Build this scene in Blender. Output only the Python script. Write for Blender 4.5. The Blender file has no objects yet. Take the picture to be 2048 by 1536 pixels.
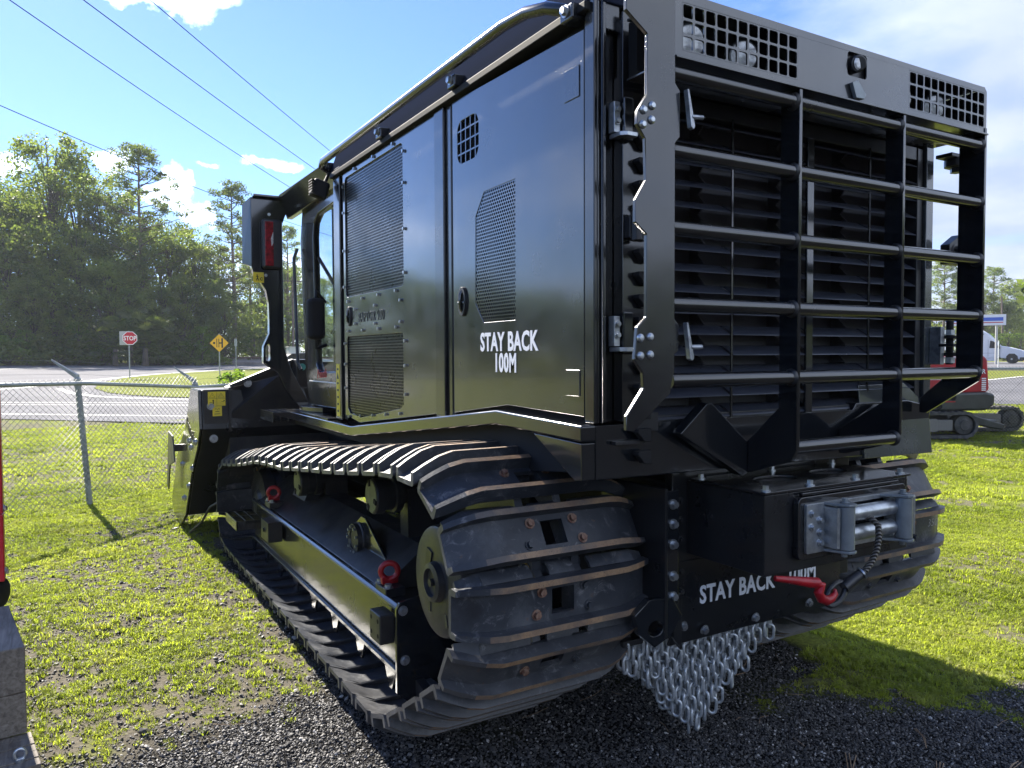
import bpy, bmesh, math, random
import numpy as np
from mathutils import Vector, Matrix, Euler
from mathutils.geometry import tessellate_polygon
R = math.radians
sc = bpy.context.scene
col = sc.collection
random.seed(7); rng = np.random.default_rng(7)

# ------------------------------------------------------------------ camera
F = 1540.0; HC = 1.55
PITCH = math.atan((768-709.6)/F); YAW = R(30.25); ROLL = 0.0048
fw = Vector((math.sin(YAW)*math.cos(PITCH), math.cos(YAW)*math.cos(PITCH), -math.sin(PITCH)))
rt0 = Vector((math.cos(YAW), -math.sin(YAW), 0)); up0 = rt0.cross(fw)
rt = (math.cos(ROLL)*rt0 - math.sin(ROLL)*up0).normalized(); up = rt.cross(fw).normalized()
cam = bpy.data.objects.new('camera', bpy.data.cameras.new('camera')); col.objects.link(cam)
cam.matrix_world = Matrix(((rt.x, up.x, -fw.x, 0), (rt.y, up.y, -fw.y, 0), (rt.z, up.z, -fw.z, HC), (0, 0, 0, 1)))
cam.data.sensor_width = 36; cam.data.lens = 36*F/2048
cam.data.clip_start = .05; cam.data.clip_end = 3000
sc.camera = cam

# ------------------------------------------------------------------ light
SUN_EL = R(35); SUN_AZ = R(-7.4)                 # azimuth from +Y, negative towards -X
sdir = Vector((math.sin(SUN_AZ)*math.cos(SUN_EL), math.cos(SUN_AZ)*math.cos(SUN_EL), math.sin(SUN_EL)))
sun = bpy.data.objects.new('sun', bpy.data.lights.new('sun', 'SUN')); col.objects.link(sun)
sun.data.energy = 4.6; sun.data.angle = R(.6); sun.data.color = (1, .93, .82)
sun.rotation_euler = sdir.to_track_quat('Z', 'Y').to_euler()
sc.view_settings.view_transform = 'Standard'; sc.view_settings.look = 'None'
sc.view_settings.exposure = 1.95; sc.view_settings.gamma = 1.0

w = bpy.data.worlds.new('World'); sc.world = w; w.use_nodes = True
nt = w.node_tree; N = nt.nodes; L = nt.links; N.clear()
def nd(t, **k):
    n = N.new(t)
    for a, b in k.items(): setattr(n, a, b)
    return n
out = nd('ShaderNodeOutputWorld'); bg = nd('ShaderNodeBackground'); bg.inputs['Strength'].default_value = .066
sky = nd('ShaderNodeTexSky', sky_type='NISHITA', sun_disc=False, sun_elevation=SUN_EL, sun_rotation=SUN_AZ)
sky.air_density = 1.0; sky.dust_density = .1; sky.ozone_density = 3.0
tc = nd('ShaderNodeTexCoord'); sep = nd('ShaderNodeSeparateXYZ'); L.new(tc.outputs['Generated'], sep.inputs[0])
def mth(op, a, b=None, clamp=False):
    n = nd('ShaderNodeMath', operation=op, use_clamp=clamp)
    for i, v in enumerate((a, b)):
        if v is None: continue
        if isinstance(v, (int, float)): n.inputs[i].default_value = v
        else: L.new(v, n.inputs[i])
    return n.outputs[0]
def dotv(v):
    n = nd('ShaderNodeVectorMath', operation='DOT_PRODUCT'); L.new(tc.outputs['Generated'], n.inputs[0]); n.inputs[1].default_value = v
    return n.outputs['Value']
zc = mth('MAXIMUM', sep.outputs[2], .02)
den = mth('ADD', zc, .16)
cx = mth('DIVIDE', sep.outputs[0], den); cy = mth('DIVIDE', sep.outputs[1], den)
cv = nd('ShaderNodeCombineXYZ'); L.new(cx, cv.inputs[0]); L.new(cy, cv.inputs[1])
n1 = nd('ShaderNodeTexNoise', noise_dimensions='3D'); n1.inputs['Scale'].default_value = 1.05; n1.inputs['Detail'].default_value = 9; n1.inputs['Roughness'].default_value = .56
n1.inputs['Distortion'].default_value = .25
off = nd('ShaderNodeVectorMath', operation='ADD'); L.new(cv.outputs[0], off.inputs[0]); off.inputs[1].default_value = (3.1, 1.7, .4)
L.new(off.outputs[0], n1.inputs['Vector'])
# broad bank of cloud to the right of the frame and round behind it, blue sky ahead-left
wn = nd('ShaderNodeTexNoise'); wn.inputs['Scale'].default_value = 11; wn.inputs['Detail'].default_value = 7; wn.inputs['Roughness'].default_value = .62; L.new(tc.outputs['Generated'], wn.inputs['Vector'])
wsp = nd('ShaderNodeSeparateColor'); L.new(wn.outputs['Color'], wsp.inputs[0])
az_ = mth('ADD', mth('ARCTAN2', sep.outputs[0], sep.outputs[1]), mth('MULTIPLY', mth('SUBTRACT', wsp.outputs[0], .5), .17))
el_ = mth('ADD', mth('ARCSINE', sep.outputs[2]), mth('MULTIPLY', mth('SUBTRACT', wsp.outputs[1], .5), .085))
def sq(v, c, w_): d_ = mth('MULTIPLY', mth('SUBTRACT', v, c), 1/w_); return mth('MULTIPLY', d_, d_)
blob = None
for px_, py_, w_, h_, g_ in ((15, 330, 85, 42, .30), (215, 322, 42, 30, .26), (345, 375, 60, 52, .30), (415, 432, 60, 30, .28), (300, -8, 190, 40, .30), (590, 333, 75, 16, .24), (430, 331, 34, 8, .16), (1085, 20, 70, 40, .12), (520, 560, 200, 70, .2)):
    a0 = YAW+math.atan((px_-1024)/F); e0 = math.atan((711-py_)/F*math.cos(a0-YAW)); k_ = math.cos(a0-YAW)**2/F
    q_ = mth('MULTIPLY', mth('SUBTRACT', 1.15, mth('ADD', sq(az_, a0, w_*k_), sq(el_, e0, h_*k_)), True), g_)
    blob = q_ if blob is None else mth('ADD', blob, q_)
back_ = nd('ShaderNodeMapRange'); L.new(dotv((.25, -.97, 0)), back_.inputs[0]); back_.inputs[1].default_value = .2; back_.inputs[2].default_value = .8; back_.inputs[3].default_value = 0; back_.inputs[4].default_value = .16
lft = nd('ShaderNodeMapRange'); L.new(dotv((-.88, .47, 0)), lft.inputs[0]); lft.inputs[1].default_value = .55; lft.inputs[2].default_value = .95; lft.inputs[3].default_value = 0; lft.inputs[4].default_value = .10
bank = dotv((.93, -.36, 0))
bankm = nd('ShaderNodeMapRange'); L.new(bank, bankm.inputs[0]); bankm.inputs[1].default_value = .30; bankm.inputs[2].default_value = .62
bankm.inputs[3].default_value = 0; bankm.inputs[4].default_value = .34
dens = mth('ADD', mth('ADD', mth('ADD', n1.outputs['Fac'], bankm.outputs[0]), blob), mth('ADD', lft.outputs[0], mth('SUBTRACT', back_.outputs[0], .03)))
cr = nd('ShaderNodeValToRGB'); L.new(dens, cr.inputs[0]); cr.color_ramp.elements[0].position = .55; cr.color_ramp.elements[1].position = .76
# cloud shade
n2 = nd('ShaderNodeTexNoise'); n2.inputs['Scale'].default_value = 2.2; n2.inputs['Detail'].default_value = 6; L.new(cv.outputs[0], n2.inputs['Vector'])
cc = nd('ShaderNodeValToRGB'); L.new(n2.outputs['Fac'], cc.inputs[0])
cc.color_ramp.elements[0].position = .35; cc.color_ramp.elements[0].color = (2.1, 2.6, 3.7, 1)
cc.color_ramp.elements[1].position = .68; cc.color_ramp.elements[1].color = (3.2, 3.55, 4.2, 1)
# forward scatter brightens clouds and air near the sun
sg = mth('POWER', mth('MAXIMUM', dotv(tuple(sdir)), 0), 5)
cm = nd('ShaderNodeMixRGB', blend_type='MULTIPLY'); cm.inputs[0].default_value = 1; L.new(cc.outputs[0], cm.inputs[1])
anti = mth('MAXIMUM', dotv((.1, -.99, 0)), 0)
sgc = mth('ADD', mth('ADD', mth('MULTIPLY', sg, 4.5), 1.0), mth('MULTIPLY', anti, 1.1)); L.new(sgc, cm.inputs[2])
skm = nd('ShaderNodeMixRGB', blend_type='MULTIPLY'); skm.inputs[0].default_value = 1; L.new(sky.outputs[0], skm.inputs[1]); skm.inputs[2].default_value = (.54, .65, .93, 1)
mx = nd('ShaderNodeMixRGB'); L.new(cr.outputs[0], mx.inputs[0]); L.new(skm.outputs[0], mx.inputs[1]); L.new(cm.outputs[0], mx.inputs[2])
L.new(mx.outputs[0], bg.inputs['Color']); L.new(bg.outputs[0], out.inputs[0])

# ------------------------------------------------------------------ object helpers
def tag(o, label=None, cat=None, group=None, kind=None):
    if label: o['label'] = label
    if cat: o['category'] = cat
    if group: o['group'] = group
    if kind: o['kind'] = kind
    return o
def thing(name, label, cat, loc=(0, 0, 0), rz=0, group=None):
    o = bpy.data.objects.new(name, None); col.objects.link(o); o.empty_display_size = .2
    o.location = loc; o.rotation_euler = (0, 0, rz)
    o.matrix_world = Matrix.Translation(loc) @ Matrix.Rotation(rz, 4, 'Z')
    return tag(o, label, cat, group)
WM = {}
def wmat(o):
    m = Matrix.Translation(o.location) @ o.rotation_euler.to_matrix().to_4x4()
    return (wmat(o.parent) @ m) if o.parent else m
def copy_tree(o, parent=None):
    c = o.copy(); col.objects.link(c)
    if parent is not None: c.parent = parent
    for ch in [x for x in bpy.data.objects if x.parent is o]: copy_tree(ch, c)
    return c
def kids():
    d = {}
    for x in bpy.data.objects:
        if x.parent: d.setdefault(x.parent.name, []).append(x)
    return d
class MB:
    """collects shapes and links them as one mesh object"""
    def __init__(s): s.v = []; s.f = []; s.m = []
    def add(s, vs, fs, m=0):
        b = len(s.v); s.v += [tuple(p) for p in vs]; s.f += [tuple(b+i for i in f) for f in fs]; s.m += [m]*len(fs)
    def box(s, x0, x1, y0, y1, z0, z1, m=0):
        v = [(x, y, z) for x in (x0, x1) for y in (y0, y1) for z in (z0, z1)]
        s.add(v, [(0,1,3,2), (4,6,7,5), (0,4,5,1), (2,3,7,6), (0,2,6,4), (1,5,7,3)], m)
    def obox(s, c, sx, sy, sz, M=None, m=0):
        M = M or Matrix.Identity(4); v = [Vector(c) + (M @ Vector((a*sx/2, b*sy/2, d*sz/2))) for a in (-1,1) for b in (-1,1) for d in (-1,1)]
        s.add(v, [(0,1,3,2), (4,6,7,5), (0,4,5,1), (2,3,7,6), (0,2,6,4), (1,5,7,3)], m)
    @staticmethod
    def p3(ax, a, b, t): return (t, a, b) if ax == 'X' else ((a, t, b) if ax == 'Y' else (a, b, t))
    def prism(s, pts, ax, t0, t1, m=0):
        n = len(pts); v = [MB.p3(ax, a, b, t0) for a, b in pts] + [MB.p3(ax, a, b, t1) for a, b in pts]
        s.add(v, [tuple(range(n))[::-1], tuple(range(n, 2*n))] + [(i, (i+1) % n, n+(i+1) % n, n+i) for i in range(n)], m)
    def plate(s, outer, holes, ax, t0, t1, m=0):
        loops = [outer] + holes; flat = [p for l in loops for p in l]
        tri = tessellate_polygon([[Vector((a, b, 0)) for a, b in l] for l in loops]); n = len(flat)
        v = [MB.p3(ax, a, b, t0) for a, b in flat] + [MB.p3(ax, a, b, t1) for a, b in flat]
        f = [tuple(t) for t in tri] + [tuple(n+i for i in t[::-1]) for t in tri]; k = 0
        for l in loops:
            q = len(l); f += [(k+i, k+(i+1) % q, n+k+(i+1) % q, n+k+i) for i in range(q)]; k += q
        s.add(v, f, m)
    def cyl(s, p0, p1, r, n=16, r1=None, m=0, caps=True):
        p0, p1 = Vector(p0), Vector(p1); d = (p1-p0).normalized(); a = d.orthogonal().normalized(); b = d.cross(a); r1 = r if r1 is None else r1
        v = []; 
        for p, q in ((p0, r), (p1, r1)): v += [p + a*q*math.cos(2*math.pi*i/n) + b*q*math.sin(2*math.pi*i/n) for i in range(n)]
        f = [(i, (i+1) % n, n+(i+1) % n, n+i) for i in range(n)]
        if caps: f += [tuple(range(n))[::-1], tuple(range(n, 2*n))]
        s.add(v, f, m)
    def tube(s, pts, r, n=10, m=0, closed=False, twist=None):
        P = [Vector(p) for p in pts]; k = len(P); rr = r if isinstance(r, (list, tuple)) else [r]*k
        ref = None; v = []
        for i, p in enumerate(P):
            d = (P[(i+1) % k]-P[i-1]) if closed else (P[min(i+1, k-1)]-P[max(i-1, 0)]); d.normalize()
            if ref is None: ref = d.orthogonal()
            ref = (ref - d*ref.dot(d)).normalized(); b = d.cross(ref)
            v += [p + ref*rr[i]*math.cos(2*math.pi*j/n) + b*rr[i]*math.sin(2*math.pi*j/n) for j in range(n)]
        f = [(i*n+j, i*n+(j+1) % n, ((i+1) % k)*n+(j+1) % n, ((i+1) % k)*n+j) for i in range(k if closed else k-1) for j in range(n)]
        if not closed: f += [tuple(range(n))[::-1], tuple((k-1)*n+j for j in range(n))]
        s.add(v, f, m)
    def lathe(s, c, ax, prof, n=24, m=0):
        """prof: (radius, offset along axis)"""
        ax = Vector(ax).normalized(); a = ax.orthogonal().normalized(); b = ax.cross(a); c = Vector(c); v = []
        for r_, t in prof: v += [c + ax*t + a*r_*math.cos(2*math.pi*i/n) + b*r_*math.sin(2*math.pi*i/n) for i in range(n)]
        k = len(prof); f = [(i*n+j, i*n+(j+1) % n, (i+1)*n+(j+1) % n, (i+1)*n+j) for i in range(k-1) for j in range(n)]
        f += [tuple(range(n))[::-1], tuple((k-1)*n+j for j in range(n))]
        s.add(v, f, m)
    def bolt(s, p, d, r=.016, h=.012, m=0, washer=True):
        p, d = Vector(p), Vector(d).normalized()
        if washer: s.cyl(p, p+d*.004, r*1.45, 12, m=m)
        s.cyl(p+d*.003, p+d*(.004+h), r, 6, m=m)
    def mesh(s, name, mats, xf=None, sharp=32):
        me = bpy.data.meshes.new(name); v = s.v
        if xf is not None: v = [tuple(xf @ Vector(p)) for p in v]
        me.from_pydata(v, [], s.f)
        for a in (mats if isinstance(mats, (list, tuple)) else [mats]): me.materials.append(a)
        if any(s.m): me.polygons.foreach_set('material_index', s.m)
        bm = bmesh.new(); bm.from_mesh(me); bmesh.ops.recalc_face_normals(bm, faces=bm.faces); bm.to_mesh(me); bm.free()
        me.polygons.foreach_set('use_smooth', [True]*len(me.polygons)); me.set_sharp_from_angle(angle=R(sharp))
        return me
    def build(s, name, mats, parent=None, bevel=0, local=False, sharp=32, kind=None, label=None):
        xf = None
        if parent is not None and not local: xf = wmat(parent).inverted()
        o = bpy.data.objects.new(name, s.mesh(name, mats, xf, sharp)); col.objects.link(o)
        if parent is not None: o.parent = parent
        if bevel:
            md = o.modifiers.new('bevel', 'BEVEL'); md.width = bevel; md.segments = 2; md.limit_method = 'ANGLE'; md.angle_limit = R(40); md.harden_normals = True
        if kind: o['kind'] = kind
        if label: o['label'] = label
        return o
def inst(o, parent, M):
    """copy a part (sharing its mesh) with local matrix M"""
    c = o.copy(); col.objects.link(c); c.parent = parent; c.matrix_local = M; return c
def rrect(a0, a1, b0, b1, r, k=3):
    pts = []
    for cx_, cy_, s0 in ((a1-r, b1-r, 0), (a0+r, b1-r, 90), (a0+r, b0+r, 180), (a1-r, b0+r, 270)):
        for i in range(k+1): t = R(s0+90*i/k); pts.append((cx_+r*math.cos(t), cy_+r*math.sin(t)))
    return pts
def grille(mb, a0, a1, b0, b1, na, nb, bar, r, ax, t0, t1, m=0):
    """plate pierced by na x nb rounded square holes"""
    for i in range(na):
        for j in range(nb):
            x0 = a0+(a1-a0)*i/na; x1 = a0+(a1-a0)*(i+1)/na; y0 = b0+(b1-b0)*j/nb; y1 = b0+(b1-b0)*(j+1)/nb
            mb.plate([(x0, y0), (x1, y0), (x1, y1), (x0, y1)], [rrect(x0+bar/2, x1-bar/2, y0+bar/2, y1-bar/2, r, 2)], ax, t0, t1, m)
def inside(p, poly):
    x, y = p; c = False; n = len(poly)
    for i in range(n):
        (x1, y1), (x2, y2) = poly[i], poly[i-1]
        if (y1 > y) != (y2 > y) and x < (x2-x1)*(y-y1)/(y2-y1)+x1: c = not c
    return c
def hexmesh(poly, ax, t, pitch, wall, depth=.002):
    """sheet pierced by hexagonal holes on the area poly"""
    mb = MB(); a = [p[0] for p in poly]; b = [p[1] for p in poly]; dy = pitch*math.sqrt(3)/2; j = 0; y = min(b)
    ro = pitch/math.sqrt(3); ri = ro-wall
    C6 = [(math.cos(R(30+60*i)), math.sin(R(30+60*i))) for i in range(6)]
    while y < max(b):
        x = min(a)+(pitch/2 if j % 2 else 0)
        while x < max(a):
            if inside((x, y), poly):
                vo = [MB.p3(ax, x+ro*c, y+ro*s_, t) for c, s_ in C6]; vi = [MB.p3(ax, x+ri*c, y+ri*s_, t) for c, s_ in C6]
                vb = [MB.p3(ax, x+ri*c, y+ri*s_, t+depth) for c, s_ in C6]
                mb.add(vo+vi+vb, [(i, (i+1) % 6, 6+(i+1) % 6, 6+i) for i in range(6)]+[(6+i, 6+(i+1) % 6, 12+(i+1) % 6, 12+i) for i in range(6)])
            x += pitch
        y += dy; j += 1
    return mb
def text_mb(body, size, font_off=.0, xs=1.0, ext=.0008, align='LEFT', shear=0, space=1.0):
    cu = bpy.data.curves.new('t', 'FONT'); cu.body = body; cu.size = size; cu.offset = font_off; cu.extrude = ext; cu.align_x = align; cu.shear = shear; cu.space_character = space; cu.resolution_u = 3
    o = bpy.data.objects.new('t', cu); col.objects.link(o)
    dg = bpy.context.evaluated_depsgraph_get(); me = bpy.data.meshes.new_from_object(o.evaluated_get(dg))
    mb = MB(); mb.add([(v.co.x*xs, v.co.y, v.co.z) for v in me.vertices], [tuple(p.vertices) for p in me.polygons])
    bpy.data.objects.remove(o); bpy.data.curves.remove(cu); bpy.data.meshes.remove(me)
    return mb
def text_on(body, size, origin, xdir, ydir, mat, parent, name='lettering', label=None, **k):
    """flat lettering: origin bottom-left, x along xdir, up along ydir"""
    mb = text_mb(body, size, **k); X, Y = Vector(xdir).normalized(), Vector(ydir).normalized(); Z = X.cross(Y); o = Vector(origin)
    mb.v = [tuple(o + X*p[0] + Y*p[1] + Z*p[2]) for p in mb.v]
    return mb.build(name, mat, parent, label=label)
# ------------------------------------------------------------------ numpy noise, terrain
def vnoise(x, y, seed=0):
    x = np.asarray(x, float); y = np.asarray(y, float)
    xi = np.floor(x).astype(np.int64); yi = np.floor(y).astype(np.int64); fx = x-xi; fy = y-yi
    fx = fx*fx*(3-2*fx); fy = fy*fy*(3-2*fy)
    def h(a, b):
        n = (a*374761393 + b*668265263 + seed*1442695041) & 0x7fffffff
        n = ((n ^ (n >> 13))*1274126177) & 0x7fffffff
        return ((n ^ (n >> 16)) & 0xffff)/65535.0
    return (h(xi, yi)*(1-fx)+h(xi+1, yi)*fx)*(1-fy)+(h(xi, yi+1)*(1-fx)+h(xi+1, yi+1)*fx)*fy
def fbm(x, y, sc_, oct=4, seed=0):
    s_ = 0; a = .5; t = 0
    for o in range(oct): s_ = s_+a*vnoise(np.asarray(x)*sc_*2**o+o*17.3, np.asarray(y)*sc_*2**o+o*9.1, seed+o); t += a; a *= .5
    return s_/t
def terr(x, y):
    d = np.sqrt(np.asarray(x, float)**2+np.asarray(y, float)**2)
    k = .0085-.0048*np.clip((np.asarray(x, float)-14)/40, 0, 1)
    return k*np.maximum(0, np.minimum(d, 260)-25)
def at(px, depth, dz=0):
    """ground point seen in column px at a given distance along the view"""
    p = fw*depth + rt*((px-1024)/F*depth); return Vector((p.x, p.y, float(terr(p.x, p.y))+dz))
def on_ground(px, py):
    d = fw + rt*((px-1024)/F) - up*((py-768)/F); lo = 0.1; hi = 0.1; last = None
    t = 1.0
    while t < 2000:
        p = d*t
        if HC+p.z <= float(terr(p.x, p.y)): break
        t *= 1.01
    a, b = t/1.01, t
    for _ in range(30):
        m = (a+b)/2; p = d*m
        if HC+p.z <= float(terr(p.x, p.y)): b = m
        else: a = m
    p = d*a; return (p.x, p.y)
# ------------------------------------------------------------------ materials
def hexc(c): return tuple(c)+(1,) if len(c) == 3 else c
def mat(name, base, rough=.5, metal=0, coat=0, spec=.5):
    m = bpy.data.materials.new(name); m.use_nodes = True; b = m.node_tree.nodes['Principled BSDF']
    b.inputs['Base Color'].default_value = hexc(base); b.inputs['Roughness'].default_value = rough; b.inputs['Metallic'].default_value = metal
    b.inputs['Coat Weight'].default_value = coat; b.inputs['Coat Roughness'].default_value = .10; b.inputs['Specular IOR Level'].default_value = spec
    return m
def NN(m, t, **k):
    n = m.node_tree.nodes.new(t)
    for a, b in k.items():
        if a in n.inputs.keys() if not hasattr(n, a) else False: n.inputs[a].default_value = b
        else: setattr(n, a, b)
    return n
def lk(m, a, b): m.node_tree.links.new(a, b)
def bs(m): return m.node_tree.nodes['Principled BSDF']
def coords(m, kind='Object'):
    return NN(m, 'ShaderNodeTexCoord').outputs[kind]
def world_pos(m): return NN(m, 'ShaderNodeNewGeometry').outputs['Position']
def noise(m, vec, scale, detail=4, rough=.55, dist=0):
    n = NN(m, 'ShaderNodeTexNoise'); n.inputs['Scale'].default_value = scale; n.inputs['Detail'].default_value = detail; n.inputs['Roughness'].default_value = rough; n.inputs['Distortion'].default_value = dist
    if vec is not None: lk(m, vec, n.inputs['Vector'])
    return n.outputs['Fac']
def ramp(m, fac, stops):
    n = NN(m, 'ShaderNodeValToRGB'); lk(m, fac, n.inputs[0]); e = n.color_ramp.elements
    while len(e) < len(stops): e.new(.5)
    for i, (p, c) in enumerate(stops): e[i].position = p; e[i].color = hexc(c) if not isinstance(c, (int, float)) else (c, c, c, 1)
    return n.outputs[0]
def mixc(m, fac, a, b, mode='MIX'):
    n = NN(m, 'ShaderNodeMixRGB', blend_type=mode)
    for i, v in ((0, fac), (1, a), (2, b)):
        if isinstance(v, (int, float)): n.inputs[i].default_value = v if i == 0 else (v, v, v, 1)
        elif isinstance(v, tuple): n.inputs[i].default_value = hexc(v)
        else: lk(m, v, n.inputs[i])
    return n.outputs[0]
def bump(m, h, strength, dist=.01, prev=None):
    n = NN(m, 'ShaderNodeBump'); n.inputs['Strength'].default_value = strength; n.inputs['Distance'].default_value = dist; lk(m, h, n.inputs['Height'])
    if prev is not None: lk(m, prev, n.inputs['Normal'])
    lk(m, n.outputs[0], bs(m).inputs['Normal']); return n.outputs[0]
def paint(name, base, rough=.16, wave=.12, drops=True, wscale=2.4, coat=.6, dust=.0, spec=.5, cior=1.6):
    """wavy wet gloss paint with droplets and a film of dust"""
    m = mat(name, base, rough, coat=coat, spec=spec); P = world_pos(m)
    bs(m).inputs['Coat IOR'].default_value = cior
    a = bump(m, noise(m, P, wscale, 3, .45), wave, .03)
    if drops:
        v = NN(m, 'ShaderNodeTexVoronoi', feature='F1'); v.inputs['Scale'].default_value = 95; v.inputs['Randomness'].default_value = 1; lk(m, P, v.inputs['Vector'])
        d = ramp(m, v.outputs['Distance'], [(0, 1), (.17, .75), (.22, 0)])
        sel = ramp(m, noise(m, P, 9, 3, .6), [(.52, 0), (.62, 1)])
        cs = NN(m, 'ShaderNodeSeparateColor'); lk(m, v.outputs['Color'], cs.inputs[0])
        s2 = ramp(m, cs.outputs[0], [(.72, 0), (.76, 1)])
        hh = mixc(m, 1, mixc(m, 1, d, sel, 'MULTIPLY'), s2, 'MULTIPLY')
        bump(m, hh, .4, .003, a)
    rr = ramp(m, noise(m, P, 5.5, 6, .62), [(.3, rough*.75), (.72, rough*1.5)])
    lk(m, rr, bs(m).inputs['Roughness'])
    if dust:
        f = ramp(m, noise(m, P, 7, 7, .7), [(.42, 0.0), (.8, dust)])
        lk(m, mixc(m, f, base, (.16, .14, .11)), bs(m).inputs['Base Color'])
    return m
M = {}
M['black'] = paint('black_gloss_paint', (.009, .011, .014), .15, .10, True, 1.6, .8)
M['door'] = paint('black_door_paint', (.011, .013, .015), .2, .7, True, 1.1, .95, dust=.10)
M['slat'] = paint('louvre_paint', (.040, .046, .064), .34, .05, True, 3, .6)
M['badge'] = mat('badge_gloss', (.055, .058, .06), .22, coat=.6)
M['side'] = paint('track_frame_paint', (.010, .011, .010), .2, .10, True, 2.4, .35, dust=.25, cior=1.5)
M['blk2'] = paint('black_box_paint', (.010, .011, .013), .3, .06, True, 2.0, .25, cior=1.5)
M['frame'] = paint('black_frame_paint', (.010, .011, .013), .2, .2, True, 2.4, .6, dust=.1)
M['satin'] = paint('black_satin_paint', (.014, .015, .018), .38, .1, False, 3, .1, dust=.2)
M['tank'] = paint('grey_tank_paint', (.045, .05, .052), .22, .08, True, 2, .9)
M['tube'] = paint('black_tube_paint', (.012, .012, .013), .2, .06, True, 3, .6)
M['header'] = paint('black_header_paint', (.016, .018, .020), .30, .08, True, 2, 1.0)
M['dark'] = mat('dark_interior', (.006, .006, .007), .8, spec=.2)
M['rubber'] = mat('black_rubber', (.012, .012, .013), .7, spec=.3)
M['bevelp'] = mat('roof_edge_paint', (.020, .025, .042), 1.0, spec=0)
M['mesh'] = paint('black_perforated_sheet', (.012, .013, .014), .28, .05, False)
def track_mat():
    m = mat('track_steel', (.03, .032, .036), .5, spec=.4); P = world_pos(m)
    n1 = noise(m, P, 7, 8, .68); n2 = noise(m, P, 28, 6, .7); n3 = noise(m, P, 3, 4, .6)
    c = mixc(m, ramp(m, n1, [(.50, 0), (.74, .8)]), (.030, .034, .042), (.105, .11, .12))
    g = NN(m, 'ShaderNodeSeparateXYZ'); lk(m, P, g.inputs[0])
    low = NN(m, 'ShaderNodeMapRange'); lk(m, g.outputs[2], low.inputs[0])
    for i, v in ((1, .75), (2, .2), (3, 0), (4, 1)): low.inputs[i].default_value = v
    rear = NN(m, 'ShaderNodeMapRange'); lk(m, g.outputs[1], rear.inputs[0])
    for i, v in ((1, 3.6), (2, 2.7), (3, 0), (4, 1)): rear.inputs[i].default_value = v
    lowf = mixc(m, 1, mixc(m, 1, low.outputs[0], rear.outputs[0], 'MULTIPLY'), ramp(m, n3, [(.3, .35), (.6, 1)]), 'MULTIPLY')
    c = mixc(m, lowf, c, mixc(m, n2, (.045, .045, .047), (.15, .145, .14)))          # scoured, dusty where it meets the ground
    n5 = noise(m, P, 13, 9, .78, 1.2); c = mixc(m, ramp(m, n5, [(.56, 0), (.66, .75)]), c, (.17, .17, .175))     # chalky scuffs
    n6 = noise(m, P, 5, 6, .7); c = mixc(m, ramp(m, n6, [(.56, 0), (.70, .7)]), c, (.012, .013, .016))
    c = mixc(m, ramp(m, n2, [(.64, 0), (.70, .6)]), c, (.10, .055, .03))
    lk(m, c, bs(m).inputs['Base Color'])
    lk(m, ramp(m, n1, [(.35, .32), (.7, .62)]), bs(m).inputs['Roughness'])
    bump(m, n2, .35, .004); return m
M['track'] = track_mat()
def rust_mat():
    m = mat('worn_grouser_edge', (.2, .13, .08), .55); P = world_pos(m)
    n1 = noise(m, P, 60, 5, .7); n2 = noise(m, P, 9, 4, .6); n3 = noise(m, P, 200, 2)
    c = mixc(m, n1, (.17, .09, .045), (.42, .28, .16)); c = mixc(m, ramp(m, n2, [(.45, 0), (.75, .8)]), c, (.17, .085, .045))
    c = mixc(m, ramp(m, n3, [(.6, 0), (.7, .6)]), c, (.06, .05, .045))
    n4 = noise(m, P, 3.3, 6, .7); c = mixc(m, ramp(m, n4, [(.40, 0), (.60, .85)]), c, (.062, .062, .064))
    lk(m, c, bs(m).inputs['Base Color']); bump(m, n1, .7, .003); return m
M['rust'] = rust_mat()
def two(name, a, b, scale, rough=.5, metal=0, bmp=.2, bd=.004, lo=.4, hi=.62, detail=5, spec=.5):
    m = mat(name, a, rough, metal, spec=spec); P = coords(m); n = noise(m, P, scale, detail, .62)
    lk(m, mixc(m, ramp(m, n, [(lo, 0), (hi, 1)]), a, b), bs(m).inputs['Base Color'])
    if bmp: bump(m, n, bmp, bd)
    return m
M['zinc'] = two('zinc_plated_steel', (.55, .58, .60), (.38, .40, .42), 30, .32, .85, .1)
M['zinc2'] = two('dull_bolt_zinc', (.42, .44, .46), (.25, .26, .27), 40, .42, .7, .1)
M['galv'] = two('galvanised_chain', (.58, .61, .63), (.36, .38, .40), 45, .38, .55, .3, .002)
M['roller'] = two('grey_roller', (.26, .29, .30), (.20, .22, .23), 12, .35, .35, .05)
M['rustbolt'] = two('rusty_bolt_head', (.16, .07, .045), (.30, .20, .14), 50, .7, .2, .4)
M['red'] = two('red_lifting_paint', (.42, .012, .018), (.30, .01, .015), 20, .35, 0, .05)
M['yellow'] = two('yellow_decal', (.80, .62, .03), (.66, .52, .06), 14, .45, 0, 0)
M['white'] = mat('white_lettering', (.80, .82, .86), .5)
M['ink'] = mat('black_print', (.01, .01, .01), .5)
M['scriptred'] = mat('red_script_print', (.62, .02, .03), .4)
M['olive'] = two('olive_roller_cap', (.17, .18, .09), (.10, .11, .06), 16, .5, 0, .15)
M['brass'] = mat('worn_brass', (.62, .42, .12), .3, .7)
M['lampglass'] = two('lamp_lens', (.70, .70, .68), (.42, .42, .42), 60, .15, .2, .4, .003)
M['redlens'] = two('red_lens', (.33, .012, .02), (.10, .01, .012), 30, .12, 0, .3)
M['green'] = mat('green_sticker', (.10, .36, .30), .5)
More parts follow.
